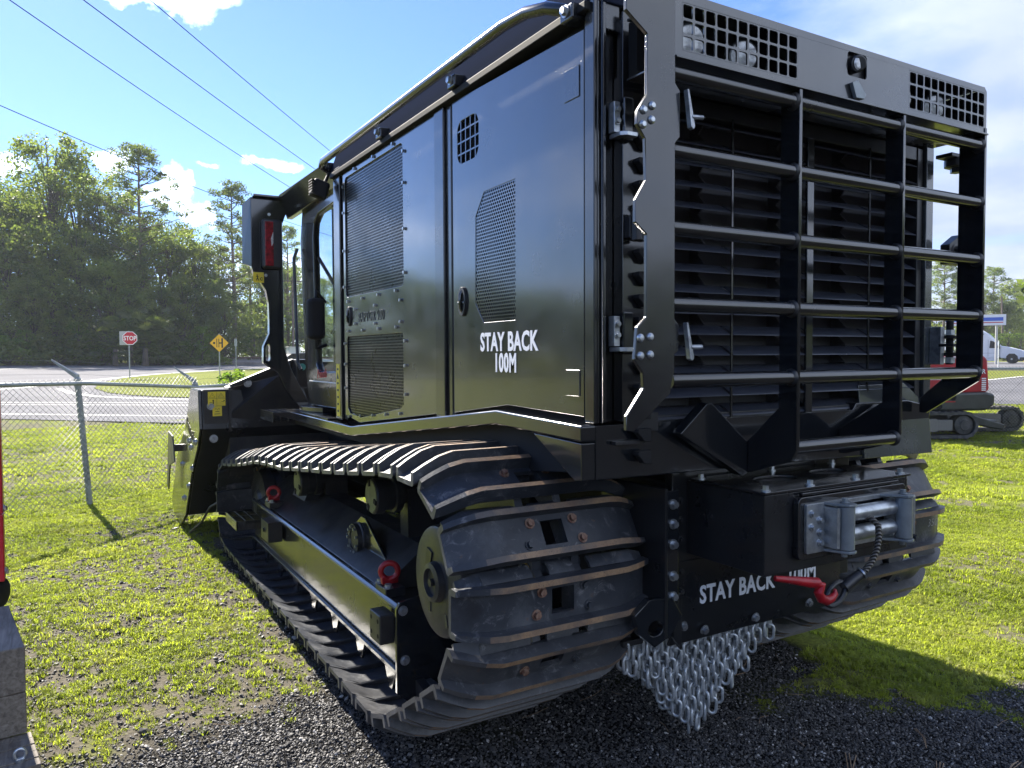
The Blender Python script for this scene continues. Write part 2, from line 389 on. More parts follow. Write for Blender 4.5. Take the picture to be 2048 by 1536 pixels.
def glass(name, tint=(.35, .42, .45), r=.02):
    m = mat(name, tint, r); b = bs(m); b.inputs['Transmission Weight'].default_value = 1; b.inputs['IOR'].default_value = 1.05; b.inputs['Specular IOR Level'].default_value = .9
    b.inputs['Coat Weight'].default_value = .5; return m
M['glass'] = glass('tinted_glass', (.62, .72, .74))
def rope_mat():
    m = mat('wire_rope', (.10, .095, .085), .5, .5); w_ = NN(m, 'ShaderNodeTexWave'); lk(m, coords(m), w_.inputs['Vector']); w_.inputs['Scale'].default_value = 42; w_.bands_direction = 'DIAGONAL'
    lk(m, mixc(m, w_.outputs['Fac'], (.04, .035, .03), (.26, .24, .21)), bs(m).inputs['Base Color']); bump(m, w_.outputs['Fac'], 1, .006); return m
M['rope'] = rope_mat()
def leaf_mat(name, a, b, dry=(.16, .15, .04), tr=.55):
    m = bpy.data.materials.new(name); m.use_nodes = True; nt_ = m.node_tree; pb = bs(m)
    oi = NN(m, 'ShaderNodeObjectInfo').outputs['Random']; P = world_pos(m)
    n1 = noise(m, P, .55, 3, .6); n2 = noise(m, P, 3.1, 2, .5)
    c = mixc(m, ramp(m, n1, [(.38, 0), (.62, 1)]), a, b); c = mixc(m, ramp(m, n2, [(.55, 0), (.75, .5)]), c, dry)
    hs = NN(m, 'ShaderNodeHueSaturation'); lk(m, c, hs.inputs['Color'])
    mr = NN(m, 'ShaderNodeMapRange'); lk(m, oi, mr.inputs[0]); mr.inputs[3].default_value = .8; mr.inputs[4].default_value = 1.25; lk(m, mr.outputs[0], hs.inputs['Value'])
    lk(m, hs.outputs[0], pb.inputs['Base Color']); pb.inputs['Roughness'].default_value = .55; pb.inputs['Specular IOR Level'].default_value = .3
    t = NN(m, 'ShaderNodeBsdfTranslucent'); tcol = mixc(m, 1, hs.outputs[0], (1.3, 1.42, .58), 'MULTIPLY'); lk(m, tcol, t.inputs['Color'])
    ms = NN(m, 'ShaderNodeMixShader'); ms.inputs[0].default_value = tr; lk(m, pb.outputs[0], ms.inputs[1]); lk(m, t.outputs[0], ms.inputs[2])
    o = [n for n in nt_.nodes if n.type == 'OUTPUT_MATERIAL'][0]; lk(m, ms.outputs[0], o.inputs[0]); return m
M['leaf_oak'] = leaf_mat('broad_foliage', (.085, .12, .05), (.18, .21, .065))
M['leaf_pine'] = leaf_mat('pine_foliage', (.10, .14, .065), (.175, .205, .09), tr=.5)
M['leaf_bush'] = leaf_mat('bush_foliage', (.070, .125, .024), (.13, .19, .03))
M['leaf_palm'] = leaf_mat('palmetto_foliage', (.055, .075, .03), (.12, .13, .06))
M['bark'] = two('bark', (.11, .09, .07), (.05, .04, .033), 3, .9, 0, .6, .05)
M['barkp'] = two('pine_bark', (.17, .13, .10), (.08, .06, .05), 4, .9, 0, .6, .05)
def grass_blade(name, a, b, c_, tr=.5):
    m = leaf_mat(name, a, b, c_, tr); return m
M['blade'] = grass_blade('grass_blades', (.21, .245, .040), (.34, .365, .075), (.40, .36, .16), .6)
def ground_mat():
    m = mat('ground_surface', (.1, .1, .05), 1.0, spec=.04); P = world_pos(m)
    at_ = NN(m, 'ShaderNodeAttribute', attribute_name='zone'); sp = NN(m, 'ShaderNodeSeparateColor'); lk(m, at_.outputs['Color'], sp.inputs[0])
    n1 = noise(m, P, .35, 6, .6); n2 = noise(m, P, 5, 6, .65); n3 = noise(m, P, 40, 4, .7); n4 = noise(m, P, 1.4, 5, .6)
    g = mixc(m, ramp(m, n2, [(.35, 0), (.65, 1)]), (.12, .15, .025), (.215, .24, .04)); g = mixc(m, ramp(m, n1, [(.4, 0), (.62, .7)]), g, (.20, .215, .05))
    g = mixc(m, ramp(m, n3, [(.35, .55), (.6, 0)]), g, (.05, .06, .02))
    d = mixc(m, n2, (.080, .070, .058), (.175, .155, .128)); d = mixc(m, ramp(m, n3, [(.5, 0), (.68, .6)]), d, (.07, .06, .045))
    c = mixc(m, sp.outputs[1], g, d)
    # black crushed gravel under the loose stones
    v = NN(m, 'ShaderNodeTexVoronoi'); v.inputs['Scale'].default_value = 95; lk(m, P, v.inputs['Vector'])
    vs = NN(m, 'ShaderNodeSeparateColor'); lk(m, v.outputs['Color'], vs.inputs[0])
    gv = mixc(m, ramp(m, vs.outputs[0], [(.5, 0), (1, 1)]), (.022, .021, .021), (.085, .08, .075)); gv = mixc(m, ramp(m, v.outputs['Distance'], [(.0, 0), (.7, .8)]), gv, (.008, .008, .008))
    c = mixc(m, sp.outputs[0], c, gv)
    lk(m, c, bs(m).inputs['Base Color'])
    hg = mixc(m, sp.outputs[0], n3, ramp(m, v.outputs['Distance'], [(0, 1), (.6, 0)]))
    bump(m, hg, .8, .015); return m
M['ground'] = ground_mat()
def stone_mat():
    m = mat('crushed_stone', (.05, .05, .05), .62, spec=.5); oi = NN(m, 'ShaderNodeObjectInfo').outputs['Random']
    c = ramp(m, oi, [(0, (.018, .017, .018)), (.55, (.045, .043, .042)), (.86, (.10, .095, .09)), (.965, (.16, .15, .14)), (1, (.5, .48, .45))])
    lk(m, c, bs(m).inputs['Base Color']); return m
M['stone'] = stone_mat()
def asphalt():
    m = mat('asphalt', (.12, .12, .125), .95, spec=.08); P = world_pos(m); n1 = noise(m, P, .18, 6, .6); n2 = noise(m, P, 6, 6, .7)
    c = mixc(m, ramp(m, n1, [(.35, 0), (.65, 1)]), (.12, .12, .132), (.175, .175, .187)); c = mixc(m, ramp(m, n2, [(.4, .35), (.6, 0)]), c, (.08, .08, .086))
    lk(m, c, bs(m).inputs['Base Color']); bump(m, n2, .3, .01); return m
M['asphalt'] = asphalt()
M['roadpaint'] = two('road_paint', (.68, .68, .66), (.48, .48, .47), 3, .7, 0, 0)
M['fencewire'] = two('galvanised_wire', (.22, .23, .23), (.16, .17, .17), 8, .6, .3, 0)
M['post'] = two('galvanised_post', (.30, .33, .33), (.22, .24, .24), 9, .5, .45, .05)
def wood_mat():
    m = mat('weathered_wood', (.3, .27, .22), .8); P = coords(m); mp = NN(m, 'ShaderNodeMapping'); mp.inputs['Scale'].default_value = (14, 1.2, 14); lk(m, P, mp.inputs['Vector'])
    n = noise(m, mp.outputs[0], 4, 8, .65, .6); n2 = noise(m, P, 2.5, 4)
    c = mixc(m, ramp(m, n, [(.3, 0), (.7, 1)]), (.085, .068, .052), (.27, .235, .195)); c = mixc(m, ramp(m, n2, [(.45, 0), (.7, .5)]), c, (.055, .045, .036))
    lk(m, c, bs(m).inputs['Base Color']); bump(m, n, .5, .006); return m
M['wood'] = wood_mat()
# ================================================================== the mulcher carrier
T = thing('forestry_mulcher', 'large gloss black tracked forestry mulcher with barred rear guard, filling the middle', 'mulcher', (2.33, 4.0, 0))
XL, XR, YR = 1.44, 3.22, 1.95            # side walls and rear face
B = M['black']
# body core, roof, rear frame
m = MB(); m.box(1.50, 3.16, 2.16, 4.56, 1.14, 2.62); m.build('body_shell', M['dark'], T)
m = MB(); m.prism([(1.43, 2.645), (1.475, 2.775), (1.50, 2.79), (1.62, 2.79), (1.80, 2.70), (3.16, 2.66), (3.20, 2.65), (3.23, 2.62)], 'Y', 1.95, 4.66); m.build('roof', M['bevelp'], T, .006)
m = MB(); m.box(1.415, 1.50, 1.97, 4.60, 2.615, 2.643); m.build('roof_gutter', M['rubber'], T, .004)
m = MB(); m.box(XR-.06, XR, 2.0, 4.6, 1.15, 2.64); m.build('side_wall', B, T, .004)
# rear corner post with its folded edges
m = MB(); m.box(1.436, 1.450, 1.952, 2.003, 1.332, 2.66); m.box(1.452, 1.462, 1.956, 2.0, 1.332, 2.66); m.box(1.464, 1.472, 1.950, 2.0, 1.332, 2.66); m.box(1.474, 1.488, 1.956, 2.0, 1.332, 2.66); m.box(1.489, 1.536, 1.985, 2.0, 1.332, 2.66)
m.box(1.445, 1.60, 1.96, 1.99, 2.565, 2.70); m.build('corner_post', M['frame'], T, .004)
m = MB(); m.box(3.17, XR, 1.95, 2.02, 1.33, 2.66); m.build('corner_post', M['tank'], T, .004)
m = MB(); m.box(1.536, 3.17, 1.96, 2.0, 2.42, 2.66); m.build('rear_lintel', B, T, .004)
m = MB(); m.box(1.50, 1.61, 2.02, 2.14, 1.332, 2.42); m.build('rear_recess', M['dark'], T)
# doors
def front_door():
    m = MB(); up_ = rrect(3.505, 4.385, 1.89, 2.578, .03, 3); lo_ = [(3.53, 1.66), (4.36, 1.66), (4.372, 1.645), (4.372, 1.245), (4.33, 1.215), (4.14, 1.205), (3.56, 1.288), (3.52, 1.31), (3.52, 1.65)]
    m.plate([(4.42, 1.20), (4.17, 1.172), (3.135, 1.288), (3.135, 2.612), (4.42, 2.612)], [up_, lo_], 'X', 1.438, 1.462)
    d = m.build('door', M['door'], T, .0025, label='front engine door with two tall perforated screens')
    for poly, p in ((up_, .0175), (lo_, .0175)):
        h = hexmesh([(min(max(a, 3.49), 4.395), b) for a, b in poly], 'X', 1.446, p, .0026, .003); h.build('perforated_screen', M['mesh'], d, sharp=60, kind='stuff')
    m = MB()
    for y in np.linspace(3.6, 4.34, 4): m.bolt((1.438, y, 1.862+(4.34-y)*.012), (-1, 0, 0), .0085, .007, washer=False)
    for y in np.linspace(3.6, 4.34, 4): m.bolt((1.438, y, 1.69), (-1, 0, 0), .0085, .007, washer=False)
    for y in np.linspace(3.56, 4.34, 5): m.bolt((1.438, y, 1.262-(y-3.56)*.085), (-1, 0, 0), .0085, .007, washer=False)
    for z in (1.36, 1.50, 1.62, 1.95, 2.16, 2.38, 2.53): m.bolt((1.438, 3.485, z), (-1, 0, 0), .0085, .007, washer=False); m.bolt((1.438, 4.40, z), (-1, 0, 0), .0085, .007, washer=False)
    for y in (3.62, 3.9, 4.2): m.bolt((1.438, y, 2.595), (-1, 0, 0), .0085, .007, washer=False)
    for y, z in ((3.54, 1.82), (3.9, 1.815), (4.22, 1.81), (3.54, 1.715), (3.9, 1.72), (4.22, 1.73)): m.bolt((1.438, y, z), (-1, 0, 0), .0085, .007, washer=False)
    m.build('rivet', M['zinc'], d, kind='stuff')
    text_on('RAPTOR 500', .076, (1.437, 4.17, 1.737), (0, -1, 0), (0, 0, 1), M['badge'], d, xs=.86, ext=.003, font_off=.0006, space=1.12)
    return d
FD = front_door()
def handle(d, y, z, s):
    m = MB(); ring = [(1.0*math.cos(R(t)), math.sin(R(t))) for t in range(0, 360, 15)]
    outer = [(y+.034*s*a, z+.06*s*b) for a, b in ring]; inner = [(y+.021*s*a, z+.046*s*b) for a, b in ring]
    m.plate(outer, [inner], 'X', 1.4385, 1.428); h = m.build('handle', M['satin'], d, .0015)
    m = MB(); m.prism(inner, 'X', 1.4385, 1.437); m.build('handle_cup', M['dark'], h)
    m = MB(); m.tube([(1.436, y, z-.05*s), (1.424, y, z-.03*s), (1.420, y, z), (1.424, y, z+.03*s), (1.436, y, z+.05*s)], .0055*s, 8)
    m.cyl((1.43, y-.028*s, z-.005), (1.43, y-.012*s, z-.005), .006*s, 10); m.cyl((1.43, y+.012*s, z-.005), (1.43, y+.028*s, z-.005), .006*s, 10)
    m.build('handle_bar', M['black'], h)
handle(FD, 4.32, 1.776, .93)
def rear_door():
    win = rrect(2.720, 2.908, 2.338, 2.512, .045, 4); ms = [(2.675, 2.187), (2.748, 2.10), (2.753, 1.757), (2.682, 1.678), (2.44, 1.678), (2.437, 2.19)]
    m = MB(); m.plate([(2.955, 1.305), (2.5, 1.362), (2.008, 1.350), (2.008, 2.572), (2.955, 2.612)], [win, ms], 'X', 1.438, 1.462)
    d = m.build('door', M['door'], T, .0025, label='rear engine door with white lettering STAY BACK 100M')
    h = hexmesh([(2.69, 2.195), (2.762, 2.106), (2.766, 1.75), (2.69, 1.668), (2.432, 1.668), (2.428, 2.198)], 'X', 1.440, .0152, .0031, .004); h.build('perforated_screen', M['door'], d, sharp=60, kind='stuff')
    m = MB()
    for k in range(1, 5): y = 2.708+.212*k/5; m.box(1.4395, 1.448, y-.0032, y+.0032, 2.33, 2.52)
    for k in range(1, 4): z = 2.33+.19*k/4; m.box(1.4392, 1.4483, 2.715, 2.912, z-.0032, z+.0032)
    m.build('window_grid', M['door'], d)
    text_on('STAY BACK', .098, (1.4372, 2.712, 1.567), (0, -1, 0), (0, 0, 1), M['white'], d, xs=.80, font_off=.0028, space=1.06)
    text_on('100M', .098, (1.4372, 2.60, 1.487), (0, -1, 0), (0, 0, 1), M['white'], d, xs=.72, font_off=.0028, space=1.08)
    for q in ((2.115, 2.37, 2.47), (2.105, 1.415, 1.50)): m = MB(); m.box(1.4345, 1.4375, 2.03, q[0], q[1], q[2]); m.build('hinge_pad', M['door'], d, .0015)
    return d
RD = rear_door(); handle(RD, 2.862, 1.771, 1.0)
m = MB(); m.box(1.463, 1.499, 2.01, 4.42, 1.30, 2.6); m.build('door_backing', M['dark'], T)
m = MB(); m.box(1.432, 1.48, 3.035, 3.128, 1.28, 2.615); m.box(1.445, 1.47, 2.985, 3.032, 1.28, 2.615); m.build('centre_pillar', M['frame'], T, .005)
for q in ((1.447, 1.48, 2.958, 2.983, 1.29, 2.615), (1.452, 1.48, 4.425, 4.48, 1.17, 2.63)): m = MB(); m.box(*q); m.build('door_seal', M['rubber'], T, .004)
m = MB(); m.box(1.436, 1.50, 4.485, 4.60, 1.165, 2.67); m.build('front_post', M['frame'], T, .006)
# hazard strip down the front post
m = MB(); m.box(1.4335, 1.4355, 4.515, 4.575, 1.185, 1.50); hz = m.build('hazard_decal', M['yellow'], T)
m = MB()
for k in range(7):
    z = 1.21+.042*k
    if k == 5: m.prism([(4.525, z-.01), (4.565, z-.01), (4.545, z+.03)], 'X', 1.4325, 1.4332)
    else: m.box(1.4325, 1.4332, 4.53, 4.56, z, z+.012)
m.build('decal_print', M['ink'], hz, kind='stuff')
# hand rail along the roof edge
m = MB(); m.tube([(1.45, 2.045, 2.625), (1.41, 2.075, 2.648), (1.385, 2.14, 2.675), (1.375, 2.25, 2.70), (1.372, 2.40, 2.712), (1.372, 4.58, 2.712), (1.385, 4.66, 2.70), (1.45, 4.68, 2.67)], .021, 14)
hr = m.build('hand_rail', M['frame'], T)
for y, z in ((2.045, 2.63), (2.88, 2.672), (3.72, 2.672)):
    m = MB(); m.box(1.395, 1.47, y-.035, y+.035, z-.03, z+.02); m.build('rail_bracket', M['frame'], hr, .006)
    m = MB(); m.bolt((1.395, y, z), (-1, 0, 0), .014, .012); m.build('bolt', M['zinc'], hr)
# stepped sill ledge below the doors
def zl(y): return 1.155 if y > 4.17 else (1.155+(4.17-y)*.1138 if y > 2.5 else 1.345-(2.5-y)*.03)
ys = [5.62, 4.17, 2.5, 1.95]
top = [(y, zl(y)) for y in ys]; m = MB(); m.prism(top+[(1.95, 1.275), (2.5, 1.29), (4.17, 1.098), (5.62, 1.10)], 'X', 1.385, 1.445); m.build('sill_ledge', B, T, .008)
m = MB(); m.prism([(2.24, 1.2815), (1.952, 1.272), (1.952, 1.155), (1.99, 1.15)], 'X', 1.388, 1.44); m.build('skirt_gusset', B, T, .003)
m = MB(); m.prism([(5.6, 1.14), (4.17, 1.13), (2.5, 1.30), (2.03, 1.30), (2.03, 1.17), (2.6, 1.10), (4.2, 1.06), (5.6, 1.06)], 'X', 1.446, 3.21); m.build('deck', M['rubber'], T)
m = MB(); m.prism([(2.3, 1.06), (3.3, 1.045), (3.55, 1.09), (2.3, 1.10)], 'X', 1.60, 1.62); m.build('inner_skirt', M['black'], T, .004)
# chassis between the tracks
m = MB(); m.box(1.90, 2.76, 2.12, 6.3, .50, 1.08); m.box(1.84, 2.82, 3.0, 5.9, .62, 1.05); m.build('chassis', M['rubber'], T, .01)
# rear beam
m = MB(); m.plate([(1.442, 1.152), (3.218, 1.132), (3.218, 1.325), (3.06, 1.352), (2.72, 1.352), (2.70, 1.325), (1.442, 1.325)], [], 'Y', 1.950, 2.02); rb = m.build('rear_beam', M['black'], T, .005)
m = MB(); m.box(1.62, 3.17, 1.975, 2.03, 1.30, 1.345); m.build('beam_ledge', M['satin'], rb, .004)
for x in (1.60,): 
    m = MB(); m.box(x-.03, x+.08, 1.93, 1.952, 1.30, 1.36); m.box(x-.1, x+.02, 1.925, 1.948, 1.262, 1.274); m.build('latch_tab', M['satin'], rb, .002)
# ---------------- louvred radiator door
LD = MB(); LD.box(1.61, 1.64, 1.965, 2.03, 1.20, 2.41); LD.box(3.13, 3.165, 1.965, 2.03, 1.20, 2.41); LD.box(1.64, 3.13, 1.97, 2.03, 2.36, 2.415)
LD = LD.build('radiator_door', M['satin'], T, .003)
m = MB(); m.box(1.62, 3.15, 2.115, 2.14, 1.14, 2.38)
def fine_mesh_mat():
    m_ = mat('fine_radiator_mesh', (.012, .012, .014), .45); v = NN(m_, 'ShaderNodeTexVoronoi'); v.inputs['Scale'].default_value = 170; v.inputs['Randomness'].default_value = .12; lk(m_, world_pos(m_), v.inputs['Vector'])
    k = ramp(m_, v.outputs['Distance'], [(.3, 0), (.5, 1)]); lk(m_, mixc(m_, k, (.002, .002, .003), (.10, .10, .115)), bs(m_).inputs['Base Color']); bump(m_, k, .6, .002); return m_
M['rad'] = fine_mesh_mat(); m.build('radiator_screen', M['rad'], LD)
slat = None
for k in range(17):
    z = 2.335-.0715*k
    for a, b in ((1.642, 2.042), (2.058, 2.435), (2.475, 2.808), (2.824, 3.128)):
        if k > 15 and a > 2.7: continue
        m = MB(); m.prism([(1.966, z-.004), (1.969, z), (2.02, z+.030), (2.075, z+.033), (2.075, z+.029), (2.02, z+.026)], 'X', a, b); m.build('louvre_slat', M['slat'], LD)
for x in (2.05, 2.816):
    pts = []
    for k in range(17): z = 2.37-.0715*k; pts += [(2.05 if 0 else 2.012, z), (2.085, z-.036)]
    m = MB(); m.prism([(1.967, 2.37), (1.967, 1.16), (1.973, 1.16), (1.973, 2.37)], 'X', x-.0035, x+.0035); m.build('louvre_rib', M['frame'], LD)
for x in (1.985, 2.77, 2.39):      # zig-zag stiffeners behind the slats
    pts = []
    for k in range(17): z = 2.37-.0715*k; pts += [(2.035, z), (2.07, z-.036)]
    m = MB(); m.prism(pts+[(2.11, 1.16), (2.11, 2.38)], 'X', x-.004, x+.004); m.build('zigzag_stiffener', M['rad'], LD)
m = MB(); m.box(2.437, 2.473, 1.962, 1.974, 1.17, 2.36); m.build('centre_strip', M['black'], LD, .002)
for k in range(16):
    z = 2.30-.0715*k; m = MB(); m.prism([(1.575, z), (1.578, z+.012), (1.63, z+.014), (1.63, z-.03), (1.60, z-.028), (1.588, z-.012)], 'Y', 1.905, 1.9335); m.build('slat_lug', M['rubber'], LD, .003)
# side panel beside the louvres, seen past the guard plate
m = MB(); m.prism([(1.534, 1.335), (1.534, 2.62), (1.61, 2.62), (1.625, 2.60), (1.625, 1.335)], 'Y', 1.934, 1.945); m.box(1.536, 1.545, 1.945, 1.985, 1.335, 2.6); m.build('door_flange', M['tube'], LD, .003)
# ---------------- rear guard
G = MB()
px2 = [(1.345, 2.62), (1.345, 2.487), (1.419, 2.437), (1.419, 2.272), (1.385, 2.222), (1.383, 2.185), (1.412, 2.15), (1.416, 2.035), (1.378, 1.977), (1.378, 1.915), (1.418, 1.885), (1.418, 1.655), (1.385, 1.625), (1.375, 1.534), (1.405, 1.498), (1.408, 1.455), (1.347, 1.378), (1.347, 1.337), (1.372, 1.333),
       (1.507, 1.437), (1.512, 1.47), (1.522, 1.50), (1.522, 1.55), (1.538, 1.56), (1.538, 1.635), (1.522, 1.65), (1.522, 2.15), (1.540, 2.17), (1.540, 2.30), (1.522, 2.32), (1.522, 2.62)]
G.prism(px2, 'Y', 1.680, 1.694); GP = G.build('guard_side_plate', M['frame'], T, .0025)
m = MB(); m.cyl((1.565, 1.90, 1.905), (1.565, 1.90, 1.995), .022, 8); m.box(1.54, 1.60, 1.905, 1.934, 1.915, 1.985); m.build('guard_bracket', M['satin'], GP, .003)
for x, z in ((1.405, 2.226), (1.435, 2.242), (1.402, 2.186), (1.433, 2.203), (1.395, 1.595), (1.43, 1.598), (1.395, 1.545), (1.43, 1.548)):
    m = MB(); m.lathe((x, 1.680, z), (0, -1, 0), [(.0125, 0), (.012, .004), (.007, .009), (.001, .0095)], 14); m.build('bolt', M['zinc'], GP)
for z0, z1, s in ((2.19, 2.30, 1), (1.53, 1.64, -1)):
    m = MB(); m.prism([(1.545, z1), (1.552, z1), (1.575, z0+.01), (1.570, z0), (1.560, z0+.005)], 'Y', 1.655, 1.672); m.cyl((1.565, 1.66, z0+.035 if s > 0 else z0+.04), (1.60, 1.65, z0+.035 if s > 0 else z0+.04), .007, 10); m.build('latch_lever', M['zinc2'], GP, .0015)
for z in (2.235, 1.57):      # zinc hinge brackets on the corner post
    m = MB(); m.box(1.494, 1.518, 1.925, 1.955, z+.005, z+.10); m.bolt((1.506, 1.925, z+.075), (0, -1, 0), .009, .008); m.bolt((1.506, 1.925, z+.04), (0, -1, 0), .009, .008)
    m.prism([(1.497, 1.955), (1.497, 1.90), (1.515, 1.885), (1.555, 1.885), (1.558, 1.90), (1.555, 1.93)], 'Z', z-.012, z+.002); hg = m.build('hinge_bracket', M['zinc'], T, .002)
    m = MB(); m.box(1.522, 1.56, 1.91, 1.95, z-.02, z+.115); m.build('hinge_block', M['black'], hg, .006)
UPR = [(2.052, .075, 0), (2.596, .07, 1), (3.114, .10, 2)]
for x, dep, k in UPR:
    if k == 0: poly = [(1.680, 2.40), (1.680, 1.235), (1.700, 1.198), (1.885, 1.138), (1.915, 1.138), (1.915, 1.225), (1.755, 1.37), (1.755, 2.40)]
    elif k == 1: poly = [(1.680, 2.40), (1.680, 1.26), (1.70, 1.225), (1.90, 1.165), (1.93, 1.165), (1.93, 1.26), (1.75, 1.37), (1.75, 2.40)]
    else: poly = [(1.680, 2.42), (1.680, 1.475), (1.692, 1.437), (1.90, 1.30), (1.93, 1.30), (1.93, 1.36), (1.78, 1.49), (1.78, 2.42)]
    m = MB(); m.prism(poly, 'X', x-.007, x+.007); m.build('guard_upright', B, T, .002)
m = MB(); m.prism([(1.745, 1.295), (1.80, 1.292), (1.845, 1.372), (1.87, 1.372), (2.04, 1.222), (2.04, 1.142)][:0]+[(1.735, 1.290), (1.852, 1.385), (1.875, 1.385), (2.043, 1.245), (2.043, 1.135), (2.02, 1.128)], 'Y', 1.885, 1.93); m.build('guard_strut', B, T, .003)
m = MB(); m.prism([(2.606, 1.26), (2.80, 1.345), (2.86, 1.345), (2.66, 1.17), (2.606, 1.165)], 'Y', 1.905, 1.93); m.build('guard_strut', B, T, .003)
BZ = [2.356, 2.134, 1.914, 1.694, 1.472]
def bar(x0, x1, z):
    m = MB(); m.cyl((x0, 1.704, z), (x1, 1.704, z), .0225, 24); o = m.build('guard_bar', M['tube'], T, .001)
    m = MB(); m.lathe((x1-.012, 1.704, z), (1, 0, 0), [(.0235, 0), (.028, .006), (.029, .012)], 20); m.build('weld_collar', M['satin'], o)
for z in BZ:
    for a, b in ((1.523, 2.045), (2.059, 2.589), (2.603, 3.107)): bar(a, b, z)
bar(2.059, 2.589, 1.243)
# light header
VL = (1.551, 2.038, 2.419, 2.553); VR = (2.624, 3.106, 2.419, 2.553); cut = rrect(2.283, 2.384, 2.478, 2.556, .012)
m = MB(); m.plate([(1.523, 2.40), (3.122, 2.40), (3.122, 2.560), (3.108, 2.574), (1.523, 2.582)], [[(VL[0], VL[2]), (VL[1], VL[2]), (VL[1], VL[3]), (VL[0], VL[3])], [(VR[0], VR[2]), (VR[1], VR[2]), (VR[1], VR[3]), (VR[0], VR[3])], cut], 'Y', 1.684, 1.690)
m.box(1.523, 3.122, 1.691, 1.90, 2.572, 2.580); m.box(3.114, 3.122, 1.691, 1.90, 2.40, 2.57); m.box(1.523, 3.122, 1.675, 1.90, 2.392, 2.3985)
HD = m.build('light_header', M['header'], T, .0015)
m = MB(); m.box(1.53, 3.11, 1.86, 1.90, 2.402, 2.568); m.build('header_back', M['dark'], HD)
for V in (VL, VR):
    m = MB(); grille(m, V[0], V[1], V[2], V[3], 11, 3, .0068, .006, 'Y', 1.6842, 1.6898); m.build('light_grille', M['header'], HD, sharp=50)
for x, t, r_ in ((1.640, .35, .05), (1.868, .75, .046), (2.672, .30, .046), (2.885, .9, .044)):
    c = Vector((x, 1.76, 2.482)); d = Vector((-math.sin(t)*.7, -1, -.12)).normalized()
    m = MB(); m.lathe(c+d*.0, d, [(.03, -.05), (r_*1.12, -.02), (r_*1.12, .012), (r_, .016)], 22); wl = m.build('work_light', M['satin'], HD)
    m = MB(); m.lathe(c, d, [(r_*.97, .0165), (r_*.9, .021), (.001, .024)], 22); m.build('lens', M['lampglass'], wl)
m = MB(); m.box(2.27, 2.395, 1.70, 1.74, 2.47, 2.565); m.cyl((2.325, 1.70, 2.520), (2.318, 1.668, 2.516), .028, 20); m.cyl((2.318, 1.668, 2.516), (2.316, 1.664, 2.515), .029, 20, r1=.024); rc = m.build('rear_camera', M['satin'], HD, .003)
m = MB(); m.lathe((2.318, 1.667, 2.516), (-.1, -1, -.1), [(.022, 0), (.016, .004), (.001, .0045)], 18); m.build('lens', M['lampglass'], rc)
m = MB(); m.prism([(2.288, 2.450), (2.318, 2.462), (2.362, 2.420), (2.352, 2.404), (2.310, 2.402)], 'Y', 1.668, 1.682); m.build('camera_bracket', M['roller'], HD, .002)
# hinge gear on the right of the guard
m = MB(); m.box(3.12, 3.27, 1.80, 1.86, 1.575, 1.587); m.cyl((3.27, 1.90, 1.50), (3.27, 1.90, 1.69), .015, 18); m.cyl((3.27, 1.90, 1.535), (3.27, 1.90, 1.55), .042, 20); m.cyl((3.27, 1.90, 1.61), (3.27, 1.90, 1.622), .042, 20); hk = m.build('hinge_knuckle', M['rubber'], T, .002)
m = MB(); m.bolt((3.27, 1.90, 1.625), (0, 0, 1), .020, .018); m.bolt((3.27, 1.90, 1.53), (0, 0, -1), .022, .02); m.build('hinge_pin', M['zinc'], hk)
m = MB(); m.box(3.205, 3.232, 1.90, 1.95, 1.50, 1.66); m.build('hinge_leaf', M['zinc2'], hk, .003)
m = MB(); m.prism([(2.76, 1.128), (3.216, 1.122), (3.216, 1.332), (2.76, 1.335)], 'Y', 1.935, 1.948); m.prism([(2.76, 1.337), (3.205, 1.334), (3.06, 1.425), (2.76, 1.42)], 'Y', 1.940, 1.948); m.v = [(x, y+(z-1.12)*.10-.0, z) for x, y, z in m.v]; m.build('corner_tank', M['tank'], T, .003)
m = MB(); m.prism([(3.19, 2.00), (3.27, 2.045), (3.31, 2.03), (3.31, 1.92), (3.19, 1.92)], 'Y', 1.86, 1.90); m.bolt((3.235, 1.86, 1.975), (0, -1, 0), .02, .015); m.build('hinge_bracket', M['satin'], T, .002)
m = MB(); m.cyl((3.27, 1.88, 2.33), (3.27, 1.88, 2.36), .05, 20); m.bolt((3.27, 1.88, 2.33), (0, 0, -1), .028, .02); m.box(3.18, 3.30, 1.85, 1.92, 2.36, 2.375); m.build('top_pivot', M['satin'], T, .002)
# ---------------- rear frame between the tracks
m = MB(); m.box(1.875, 2.86, 2.08, 2.12, .62, 1.13); RF = m.build('rear_frame_plate', M['blk2'], T, .004)
m = MB(); m.prism([(2.085, .80), (2.075, .80), (2.075, .60), (2.125, .475), (2.135, .48), (2.085, .605)], 'X', 1.90, 2.80); m.prism([(1.915, .475), (1.875, .53), (1.875, .66), (1.915, .70)], 'Y', 2.07, 2.085); BP = m.build('belly_plate', M['blk2'], T, .002)
for x, y, z in ((1.93, 2.095, .56), (2.05, 2.11, .52), (2.32, 2.11, .52), (2.62, 2.1, .53)):
    m = MB(); m.bolt((x, y-.012, z), (0, -.9, -.3), .013, .012); m.build('bolt', M['zinc2'], BP)
text_on('STAY BACK', .092, (2.004, 2.0735, .632), (1, 0, 0), (0, 0, 1), M['white'], BP, xs=.79, font_off=.0026, space=1.06)
text_on('100M', .092, (2.475, 2.0735, .632), (1, 0, 0), (0, 0, 1), M['white'], BP, xs=.79, font_off=.0026, space=1.06)
m = MB(); m.box(1.812, 1.875, 2.045, 2.078, .66, 1.07); AB = m.build('bolted_angle', B, T, .003)
m = MB(); m.box(1.80, 1.812, 2.03, 2.4, .55, 1.08); m.build('frame_web', M['blk2'], T, .003)
